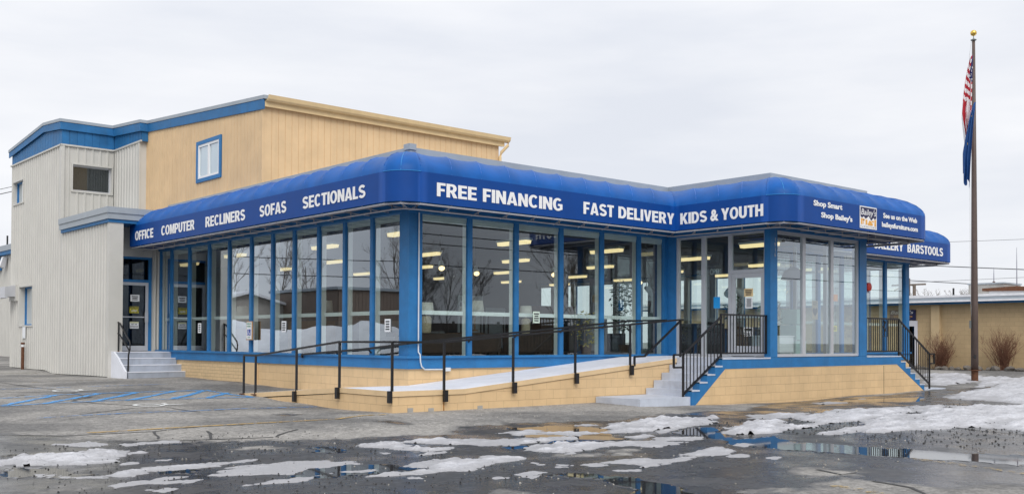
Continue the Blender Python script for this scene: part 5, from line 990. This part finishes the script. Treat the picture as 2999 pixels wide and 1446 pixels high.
mast('tall thin antenna on the brown edged roof structure', 51, 21.15, 4.1, 6.1); mast('short thin antenna on the ventilation unit', 52.6, 22.95, 4.45, 5.3)
b = MB(); b.tube([(52, 24.76, 3.65), (52, 24.76, 4.28)], .05, 8); tag(b.build('vent_pipe', IRON), 'black vent pipe standing on the snowy tan roof', 'pipe')
# bare shrubs, rocks
def shrub(name, label, x, y, h, w, n, seed):
    t_ = thing(name, label, 'shrub', (x, y, gz(x, y))); q = MB(); rr_ = random.Random(seed); z0 = gz(x, y)
    def tw(p, dir_, ln, rad, dep):
        pts = [p]; dv = Vector(dir_)
        for k in range(4):
            dv = (dv+Vector((rr_.gauss(0, .12), rr_.gauss(0, .12), rr_.gauss(.03, .06)))).normalized(); pts.append(pts[-1]+dv*ln/4)
        q.tube(pts, [rad*(1-.2*k) for k in range(5)], 3, cap=False)
        if dep: 
            for _ in range(4):
                k = rr_.randint(1, 4); a = rr_.uniform(0, 6.28); tw(pts[k], (dv+Vector((math.cos(a), math.sin(a), .3))*.55).normalized(), ln*rr_.uniform(.3, .5), rad*.55, dep-1)
    for k in range(n):
        a = rr_.uniform(0, 6.28); sp = rr_.uniform(.05, 1)**.8*w; tw(Vector((x+rr_.gauss(0, .12), y+rr_.gauss(0, .12), z0)), Vector((math.cos(a)*sp, math.sin(a)*sp, h)).normalized(), math.hypot(h, sp)*rr_.uniform(.65, 1.0), .012, 2)
    part(q, 'twigs', TWIG, t_)
shrub('bare_shrub', 'bare reddish shrub against the tan wall between the pilaster and the flagpole', 45.3, 22.15, 1.15, .85, 85, 3)
shrub('bare_shrub', 'bare reddish shrub against the tan wall to the right of the flagpole', 45.3, 19.4, 1.3, .7, 85, 9)
b = MB(); b.box(44.7, 8, 0, 46, 23.4, .245); o = part(b, 'planting_bed', mat('bark_mulch', (.06, .045, .035), .95, .4, 8, .5, 30), None) if False else b.build('planting_bed', mat('bark_mulch', (.06, .045, .035), .95, .4, 8, .5, 30)); tag(o, kind='structure')
import bmesh
rk = random.Random(5)
def rock_mesh(sd_):
    bm = bmesh.new(); bmesh.ops.create_icosphere(bm, subdivisions=2, radius=1); g_ = random.Random(sd_)
    a, c = Vector((g_.random()*9, g_.random()*9, g_.random()*9)), g_.uniform(.2, .35)
    from mathutils import noise
    for v in bm.verts: v.co *= 1+c*noise.noise(v.co*1.3+a)+.12*noise.noise(v.co*3+a)
    me_ = bpy.data.meshes.new('rock'); bm.to_mesh(me_); bm.free(); me_.materials.append(ROCK); return me_
RM = [rock_mesh(k) for k in range(5)]; y = 14.5
while y < 23.4:
    s_r = rk.uniform(.09, .2); o = bpy.data.objects.new('rock', RM[rk.randrange(5)]); COL.objects.link(o)
    o.location = (44.65+rk.uniform(-.1, .1), y, gz(44.6, y)+s_r*.35); o.scale = (s_r, s_r*rk.uniform(1, 1.6), s_r*rk.uniform(.6, .95)); o.rotation_euler = (rk.uniform(-.3, .3), rk.uniform(-.3, .3), rk.uniform(0, 6))
    tag(o, 'dark rock edging the bed in front of the tan block wall', 'rock', 'rocks edging the planting bed'); y += s_r*rk.uniform(1.5, 3.2)

# ------------------------------------------------------------------ far left shed, wires, poles
fl = thing('metal_shed', 'far grey metal shed with a blue roof edge at the left of the tower', 'building', (16.7, 64, .4))
b = MB(); siding(b, 'x', 16.7, -1, 56, 80, .3, 6.3, .3, .03); b.box(16.75, 79.8, 0, 26, 80, 6.3); b.box(16.75, 56, 0, 26, 56.2, 6.3); part(b, 'metal_wall', SIDING, fl)
b = MB(); b.box(16.45, 55.8, 6.28, 26, 80.2, 6.50); part(b, 'blue_fascia', BLUE_BOARD, fl); b = MB(); b.box(16.40, 55.75, 6.5, 26, 80.3, 6.82); part(b, 'roof', GREYTRIM, fl)
b = MB(); b.box(16.45, 65.0, 5.45, 16.66, 65.7, 6.2); part(b, 'door_head', BLUE_BOARD, fl)
t_ = thing('floodlight', 'tilted floodlight under the blue edge of the far metal shed', 'lamp', (16.5, 64, 5.8)); b = MB(); b.prism([(16.62, 6.12), (16.42, 6.18), (16.25, 5.6), (16.5, 5.5)], 'y', 63.75, 64.15); part(b, 'housing', ALU, t_); b = MB(); b.prism([(16.41, 6.10), (16.25, 5.62), (16.24, 5.63), (16.40, 6.11)], 'y', 63.8, 64.1); part(b, 'lens', PAPER, t_)
b = MB(); b.tube([(16.6, 63.68, 6.3), (16.6, 63.68, 7.4)], .05, 6); tag(b.build('vent_pipe', IRON), 'thin vent pipe rising from the far metal shed', 'pipe')
b = MB(); b.box(2, 36.2, gz(6, 36)-.1, 10.4, 36.45, gz(6, 36)+.06); tag(b.build('kerb', CONC), kind='structure')
def wire(label, a, c, sag, rad):
    q = MB(); a, c = Vector(a), Vector(c); q.tube([a.lerp(c, k/12)-Vector((0, 0, sag*4*(k/12)*(1-k/12))) for k in range(13)], rad, 4); tag(q.build('power_line', mat('black_cable', (.03, .03, .035), .6)), label, 'cable', 'overhead cables')
wire('thick dark cable passing behind the flagpole just below the awning', (60, 36, 6.72), (60, 8, 4.3), .1, .025)
wire('dark cable dipping towards the roof unit of the tan building', (60, 31.4, 5.3), (60, 8, 3.2), .05, .022)
wire('faint high cable crossing behind the upper part of the flagpole', (90, 50, 10.8), (90, 20, 9.9), .1, .015)
wire('thin cable just above the tan building antennas', (75, 40, 6.1), (75, 12, 6.4), .1, .012)
def at(px_, py_, dep):
    fx = 2977.73; v = Vector(((px_-1499.5)/fx, (py_-943.29)/fx, 1)); return Vector((0, 0, EYE))+(r2*v.x+d2*v.y+fwd*v.z)*dep
wire('upper of two thin cables left of the grey tower', at(-260, 604, 70), at(330, 468, 95), .3, .02); wire('lower of two thin cables left of the grey tower', at(-260, 620, 70), at(330, 480, 95), .3, .03)
def upole(label, x, y, h, arm):
    t_ = thing('utility_pole', label, 'pole', (x, y, 0)); q = MB(); q.tube([(x, y, 0), (x, y, h)], [.14, .10], 8); part(q, 'pole', BARK, t_); q = MB()
    if arm == 'lamp': q.tube([(x, y, h-.1), (x, y+.5, h), (x, y+1.3, h-.35)], .04, 5)
    else: q.bar((x, y-1.1, h-.4), (x, y+1.1, h-.4), .1, .1)
    part(q, 'arm', BARK, t_)
upole('wooden pole behind the tan building beside the store corner', 60, 31.4, 5.42, 'arm'); upole('short pole with a bent arm behind the tan roof', 60, 31.03, 5.05, 'lamp')
# ------------------------------------------------------------------ bare trees
def bare_tree(name, label, h, seed, crown_w=.35):
    rr_ = random.Random(seed); t_ = thing(name, label, 'tree', (0, 0, 0)); tk = MB(); br = MB()
    def grow(mb, p, dv, ln, rad, dep):
        pts = [p]; dv = Vector(dv).normalized(); n_ = 4 if dep > 1 else 3
        for k in range(n_):
            dv = (dv+Vector((rr_.gauss(0, .13), rr_.gauss(0, .13), rr_.gauss(.05, .06)))).normalized(); pts.append(pts[-1]+dv*ln/n_)
        mb.tube(pts, [max(.004, rad*(1-.5*k/n_)) for k in range(n_+1)], 5 if dep > 2 else 3, cap=False)
        if dep > 0:
            for _ in range({4: 12, 3: 6, 2: 5, 1: 4}[dep]):
                u = rr_.uniform(.25, 1); k = min(n_-1, int(u*n_)); q = pts[k].lerp(pts[k+1], u*n_-k); a = rr_.uniform(0, 6.28)
                grow(br, q, dv+Vector((math.cos(a), math.sin(a), rr_.uniform(-.1, .5)))*rr_.uniform(.5, .95), ln*rr_.uniform(.30, .52)*(1.15-u*.4), rad*.42, dep-1)
    grow(tk, Vector((0, 0, -.1)), (0, 0, 1), h*.92, h*.008, 4)
    part(tk, 'trunk', BARK, t_); part(br, 'branches', BARK, t_); return t_
T1 = bare_tree('bare_tree', 'tall bare birch tree reflected in the store windows, farthest left', 10, 1); T2 = bare_tree('bare_tree', 'bare tree behind the tan building roof', 7, 2)
T1.location = (-20, 84, .3); T2.location = (108, 56, 0)
rt = random.Random(8); TG = 'bare trees around the lot'
for k, (x, y, h) in enumerate([(110, 54.3, 1.05), (112, 52.2, 1.0), (109, 51, 1.02), (115, 49.5, .9), (120, 56, 1.1), (118, 45, .85)]):
    copy_thing(T2, (x, y, 0), rt.uniform(0, 6), h, 'bare tree in the far row beyond the tan building roof')['group'] = 'bare trees beyond the tan roof'
for k, (x, y, s_) in enumerate([(-8, 80, .85), (-12, 79, .95), (-16, 74, .8), (-22, 70, .9), (-25, 66, .8), (-5, 86, .9), (2, 88, 1.0), (-28, 74, 1.1)]):
    copy_thing(T1, (x, y, .2), rt.uniform(0, 6), s_, 'bare tree across the road on the reflected side of the store')['group'] = TG
for k in range(26):
    x = rt.uniform(36, 66); y = -32+(x-40)*.45+rt.uniform(-5, 3)
    copy_thing(T1 if k % 2 else T2, (x, y, 0), rt.uniform(0, 6), rt.uniform(.7, 1.0)*(1 if k % 2 else 1.3), 'bare tree in the row across the road in front of the store')['group'] = 'bare trees across the road'
# houses, shed and snow bank that the windows mirror
hs = thing('gable_house', 'pale gabled house mirrored in the left shop windows', 'house', (-8.5, 70, 0))
b = MB(); b.prism([(-14, 0), (-4, 0), (-4, 3.5), (-9, 4.8), (-14, 3.5)], 'y', 70, 80); part(b, 'wall', mat('pale_siding', (.45, .42, .38), .8), hs)
b = MB(); b.prism([(-14.5, 3.4), (-9, 4.85), (-3.5, 3.4), (-3.5, 3.55), (-9, 5.05), (-14.5, 3.55)], 'y', 69.5, 80.5); part(b, 'roof', SNOWM, hs)
b = MB(); b.box(-8, 69.9, 1.2, -6.6, 69.99, 2.4); part(b, 'window', DARK, hs)
ws = thing('brown_warehouse', 'long brown metal warehouse mirrored in the left shop windows', 'building', (-18, 62, 0))
b = MB(); siding(b, 'y', 62.0, -1, -34, -12, 0, 5.0, .3, .03); b.box(-34, 62.1, 0, -12, 72, 4.95); part(b, 'wall', mat('brown_siding', (.2, .15, .12), .7, .1), ws); b = MB(); b.box(-34.2, 61.8, 5.0, -11.8, 72, 5.2); part(b, 'roof', GREYTRIM, ws)
bw = thing('brown_fence', 'long dark board fence across the road mirrored in the front windows', 'fence', (45, -18, 0))
b = MB(); siding(b, 'y', -18.0, 1, 26, 70, 0, 2.6, .2, .012, 'groove'); b.box(26, -18.1, 0, 70, -18.03, 2.6); part(b, 'boards', mat('weathered_boards', (.11, .075, .06), .9, .3, 2), bw)
for x in range(26, 71, 4):
    b = MB(); b.box(x, -17.97, 0, x+.14, -17.85, 2.75); part(b, 'post', BARK, bw)
b = MB()
def bank(x0, y0, x1, y1, w_, h_, seed):
    n_, m_ = 60, 10; vs = []; fs = []; dx, dy = x1-x0, y1-y0; l_ = math.hypot(dx, dy)
    for i in range(n_+1):
        for j in range(m_+1):
            u, v = i/n_, j/m_-.5; x = x0+dx*u-dy/l_*v*w_; y = y0+dy*u+dx/l_*v*w_
            hh = h_*math.cos(v*math.pi)**.8*math.sin(math.pi*min(1, max(0, u)))**.35*(.45+1.1*float(fbm(np.array(x*.35+seed), np.array(y*.35), 4))) if abs(v) < .5 else -.1
            vs.append((x, y, hh-.05+gz(x, y)))
    for i in range(n_):
        for j in range(m_): a = i*(m_+1)+j; fs.append((a, a+1, a+m_+2, a+m_+1))
    b.add(vs, fs)
bank(5, 58, -14, 44, 6, 2.1, 1); bank(24, -12, 60, -6, 6, .55, 7)
o = b.build('snow_bank', mat('old_snow', (.74, .75, .78), .8, .12, 1.2, .3, 12), smooth=True, recalc=False); tag(o, kind='structure')
for i_, (x, y) in enumerate(((30, -14.5), (62, -13))): upole(('utility pole across the road nearer the camera side', 'utility pole across the road at the far side')[i_], x, y, 9, 'arm')
for k, z in enumerate((8.5, 7.9, 6.6)): wire(('highest', 'middle', 'lowest')[k]+' overhead cable across the road mirrored in the front windows', (-10, -16, z), (110, -12, z), .5, .03)
for k, z in enumerate((7.6, 6.4)): wire(('upper', 'lower')[k]+' overhead cable across the lot mirrored in the left windows', (-40, 48, z), (12, 78, z+.4), .6, .03)

# ------------------------------------------------------------------ what stands inside the store
cl = thing('ceiling_light', 'yellow fluorescent strip light hanging under the dark store ceiling', 'ceiling light', (0, 0, 0), 'strip lights under the store ceiling')
b = MB(); b.box(-.12, -.62, .02, .12, .62, .08); part(b, 'housing', WFRAME, cl); b = MB(); b.prism([(-.11, .02), (-.09, -.07), (.09, -.07), (.11, .02)], 'y', -.58, .58); part(b, 'diffuser', LAMPM, cl)
pos = [(x+.5*(k % 2), y) for k, y in enumerate((20.6, 25.2, 29.8, 34.4)) for x in (14.4, 18.0, 21.6, 25.6, 29.4, 32.4)] + [(23.2, 16.4)]
for k, (x, y) in enumerate(pos):
    if k == 0: cl.location = (x, y, 4.1)
    else: copy_thing(cl, (x, y, 4.1))
def lamp(label, x, y, z, kind, sh, rad):
    t_ = thing('table_lamp', label, 'lamp', (x, y, z)); q = MB()
    if kind == 'ribbed':
        pr_ = []; 
        q.lathe([(.05, 0), (.10, .01), (.11, .05), (.12, .35), (.09, .40), (.015, .42), (.012, .58)], (x, y, z), 16)
    else: q.lathe([(.09, 0), (.09, .02), (.02, .04), (.02, .45), (.012, .55)], (x, y, z), 12)
    part(q, 'lamp_base', mat('cream_ceramic', (.45, .38, .26), .4, .25, 20) if kind == 'ribbed' else WOOD, t_)
    q = MB(); q.lathe([(rad, .45), (rad*.82, .45+sh), (rad*.80, .45+sh), (rad*.97, .455)], (x, y, z), 24); part(q, 'lamp_shade', SHADE, t_, smooth=True)
def cabinet(name, label, x0, y0, x1, y1, h, m, cat='cabinet'):
    t_ = thing(name, label, cat, ((x0+x1)/2, (y0+y1)/2, ZF)); q = MB(); q.box(x0, y0, ZF+.1, x1, y1, ZF+h-.03); part(q, 'carcass', m, t_); q = MB(); q.box(x0-.02, y0-.02, ZF+h-.03, x1+.02, y1+.02, ZF+h); part(q, 'top', m, t_)
    q = MB()
    for a in ((x0+.03, y0+.03), (x1-.07, y0+.03), (x0+.03, y1-.07), (x1-.07, y1-.07)): q.box(a[0], a[1], ZF, a[0]+.04, a[1]+.04, ZF+.1)
    part(q, 'feet', m, t_); n_ = 3; q = MB()
    for k in range(n_): q.box(x0+.02, y0-.012, ZF+.12+k*(h-.17)/n_, x1-.02, y0-.001, ZF+.09+(k+1)*(h-.17)/n_)
    part(q, 'drawer_fronts', m, t_)
def sofa(label, x, y, w, dp, rot, m):
    t_ = thing('sofa', label, 'sofa', (x, y, ZF)); c, s_ = math.cos(rot), math.sin(rot)
    def bx(nm, *a):
        q = MB(); q.box(*a); q.v = [(x+v[0]*c-v[1]*s_, y+v[0]*s_+v[1]*c, ZF+v[2]) for v in q.v]; part(q, nm, m, t_)
    bx('base', -w/2, -dp/2, .08, w/2, dp/2, .3); bx('back', -w/2, dp/2-.2, .3, w/2, dp/2, .88); bx('arm', -w/2, -dp/2, .3, -w/2+.18, dp/2-.2, .62); bx('arm', w/2-.18, -dp/2, .3, w/2, dp/2-.2, .62)
    bx('seat_cushion', -w/2+.19, -dp/2-.02, .3, -.01, dp/2-.21, .47); bx('seat_cushion', .01, -dp/2-.02, .3, w/2-.19, dp/2-.21, .47)
def plant(name, label, x, y, z, h, w, n, m, seed, trunk=True, size=.05, pot=WOOD):
    rr_ = random.Random(seed); t_ = thing(name, label, 'plant', (x, y, z)); q = MB(); q.lathe([(.12, 0), (.17, .28), (.15, .28), (.14, .22)], (x, y, z), 14); part(q, 'pot', pot, t_)
    q = MB()
    for k in range(5): a = rr_.uniform(0, 6.28); q.tube([(x, y, z+.2), (x+.3*w*math.cos(a), y+.3*w*math.sin(a), z+h*.6), (x+.7*w*math.cos(a), y+.7*w*math.sin(a), z+h*.93)], .012, 4)
    part(q, 'stems', BARK, t_); q = MB()
    for k in range(n):
        a = rr_.uniform(0, 6.28); u = rr_.random()**.6; v = rr_.random(); rad = w*u*math.sin(math.pi*(.12+.8*v))**.6
        c = Vector((x+rad*math.cos(a), y+rad*math.sin(a), z+h*(.32 if trunk else .2)+h*(.7 if trunk else .8)*v)); s_ = size*rr_.uniform(.6, 1.4)
        d1 = Vector((rr_.gauss(0, 1), rr_.gauss(0, 1), rr_.gauss(-.4, .6))).normalized(); d2_ = d1.orthogonal().normalized()
        q.add([c, c+d1*s_+d2_*s_*.4, c+d1*s_*2.1, c+d1*s_-d2_*s_*.4], [(0, 1, 2, 3)])
    part(q, 'foliage', m, t_, recalc=False)
DKWOOD = mat('dark_walnut', (.05, .03, .02), .45, .3, 4)
cabinet('dark_console', 'dark wooden console behind the first pane right of the corner post', 13.4, 19.0, 16.2, 19.5, .55, DKWOOD)
cabinet('dark_console', 'dark wooden console behind the third pane right of the corner post', 16.7, 19.0, 17.9, 19.5, .55, DKWOOD)
lamp('white shaded lamp with a cream ribbed base nearest the corner post', 14.15, 19.3, ZF+.55, 'ribbed', .27, .18); lamp('white drum lamp on a dark stem, second from the corner post', 15.85, 19.6, ZF+.62, 'plain', .3, .24)
lamp('white shaded lamp with a cream ribbed base behind the notice pane', 17.28, 19.3, ZF+.55, 'ribbed', .27, .17)
cabinet('side_table', 'pale cabinet with a lamp behind the fifth left hand window', 13.9, 28.6, 14.5, 29.5, .7, WOOD); lamp('white tapered lamp beside the disabled parking sign', 14.3, 29.05, ZF+.62, 'plain', .33, .2)
cabinet('tall_cabinet', 'grey chest of drawers inside behind the fifth front window', 20.0, 19.9, 20.9, 20.5, 1.05, FABRIC); cabinet('tall_cabinet', 'brown chest inside near the side windows', 14.2, 24.2, 15.0, 26.0, .9, WOOD)
cabinet('tall_cabinet', 'dark bookcase standing deep inside the store', 24.0, 26.0, 25.6, 26.5, 1.6, WOOD)
sofa('grey two seat sofa behind the second front window', 15.0, 21.5, 2.0, .95, 0, FABRIC); sofa('dark sofa inside behind the left hand windows', 14.8, 22.6, 2.1, .95, math.pi/2, FABRIC2); sofa('dark sofa beside the ficus inside the store', 22.0, 21.6, 2.0, .95, 0, FABRIC2); sofa('grey sofa inside the gallery end of the store', 29.5, 20.5, 2.1, .95, 0, FABRIC); sofa('dark sofa just behind the entrance glass', 22.7, 17.9, 1.8, .9, math.pi/2, FABRIC2)
plant('yellow_plant', 'yellow flowering branches in a pot behind the fourth front window', 19.25, 19.1, ZF, 1.15, .42, 230, YLEAF, 3, False, .045)
plant('ficus_tree', 'tall green ficus in a pot behind the fifth front window', 22.35, 20.6, ZF, 2.15, .42, 420, LEAF, 4, True, .07); plant('leafy_plant', 'green leafy plant behind the gallery windows', 32.9, 19.4, ZF, 1.7, .5, 300, LEAF, 5, True, .07); plant('leafy_plant', 'low green plant at the left of the bay front window', 22.45, 15.5, ZF+.55, .9, .33, 120, LEAF, 6, False, .07); plant('leafy_plant', 'dark green plant on a stand behind the glass left of the door', 23.2, 17.2, ZF+.75, .9, .3, 160, LEAF, 8, False, .06)
cabinet('plant_stand', 'dark stand carrying the plant behind the entrance glass', 22.95, 16.95, 23.45, 17.45, .75, WOOD); cabinet('white_table', 'low white table inside the bay front window', 22.1, 15.2, 23.0, 15.85, .55, PAPER)
t_ = thing('stacked_boxes', 'stack of pale teal boxes behind the middle pane of the bay', 'boxes', (23.9, 15.75, ZF))
for k in range(3):
    q = MB(); q.box(23.55+.03*k, 15.5, ZF+.02+k*.42, 24.05-.02*k, 16.0, ZF+.42+k*.42); part(q, 'box', TEAL, t_)
t_ = thing('dome_lamp', 'grey pendant dome lamp hanging inside the bay', 'lamp', (24.5, 16.2, 3)); q = MB(); q.lathe([(.04, 3.55), (.26, 3.42), (.34, 3.2), (.33, 3.19), (.24, 3.38)], (24.5, 16.2, 0), 24); part(q, 'dome', MATS['grey_print'], t_); q = MB(); q.tube([(24.5, 16.2, 3.5), (24.5, 16.2, 4.3)], .012, 5); part(q, 'cable', IRON, t_)
t_ = thing('spotlight', '', 'spotlight', (22.7, 20.0, 2.9)); t_['label'] = 'dark spotlight tilted down beside the ficus'
q = MB(); q.tube([(22.62, 20, 3.05), (22.72, 19.95, 2.97), (22.85, 19.9, 2.85)], [.05, .09, .10], 12); part(q, 'spot_head', MATS['grey_print'], t_); q = MB(); q.tube([(22.68, 20, 3.0), (22.68, 20, 4.3)], .012, 5); part(q, 'stem', IRON, t_)
t_ = thing('spotlight', 'pale twin spotlight hanging behind the glass left of the door', 'spotlight', (23.6, 17.6, 3))
q = MB(); q.tube([(23.5, 17.6, 2.95), (23.4, 17.55, 2.88), (23.25, 17.5, 2.78)], [.06, .1, .11], 12); q.tube([(23.7, 17.6, 2.95), (23.8, 17.5, 2.88), (23.9, 17.4, 2.75)], [.06, .1, .11], 12); part(q, 'spot_head', WFRAME, t_); q = MB(); q.tube([(23.6, 17.6, 2.95), (23.6, 17.6, 4.3)], .012, 5); part(q, 'stem', IRON, t_)

for lb, x0, x1, y, z0, z1 in (('pale display panel standing behind the second front window', 18.0, 18.9, 23.0, ZF, 2.75), ('pale display panel deep inside the store behind the third front window', 20.6, 21.4, 24.9, ZF, 2.5)):
    t_ = thing('display_panel', lb, 'panel', ((x0+x1)/2, y, ZF)); part(MB().box(x0, y, z0+.15, x1, y+.04, z1), 'board', mat('pale_panel', (.5, .55, .6), .8), t_)
    q = MB()
    for u in (x0+.06, x1-.10): q.box(u, y-.2, ZF, u+.04, y+.24, ZF+.04); q.box(u, y-.02, ZF+.04, u+.04, y-.001, z1-.2)
    part(q, 'stand', IRON, t_)
BULB = mat('warm_bulb', (1.0, .72, .36), .5, .02, emit=2.5)
for k, (x, y) in enumerate(((16.3, 21.6), (18.3, 22.6), (20.2, 21.4), (25.0, 22.4))):
    t_ = thing('track_spotlight', 'small warm spotlight glowing on a track under the store ceiling', 'spotlight', (x, y, 3.4), 'spotlights on the ceiling track')
    q = MB(); q.tube([(x, y, 3.55), (x-.03, y-.05, 3.45), (x-.08, y-.14, 3.36)], [.05, .08, .09], 12); part(q, 'spot_head', WFRAME, t_); q = MB(); q.tube([(x, y, 3.5), (x, y, 4.3)], .012, 5); part(q, 'stem', IRON, t_)
    q = MB(); q.tube([(x-.08, y-.142, 3.358), (x-.09, y-.16, 3.345)], [.08, .05], 12); part(q, 'bulb', BULB, t_)
lamp('white drum lamp on a chest near the left windows and the corner', 14.6, 24.6, ZF+.7, 'plain', .32, .2); lamp('small white lamp deep behind the second front window', 17.6, 22.2, ZF+.6, 'plain', .28, .17)
cabinet('side_table', 'dark side table deep behind the second front window', 17.2, 21.9, 18.0, 22.5, .6, WOOD)
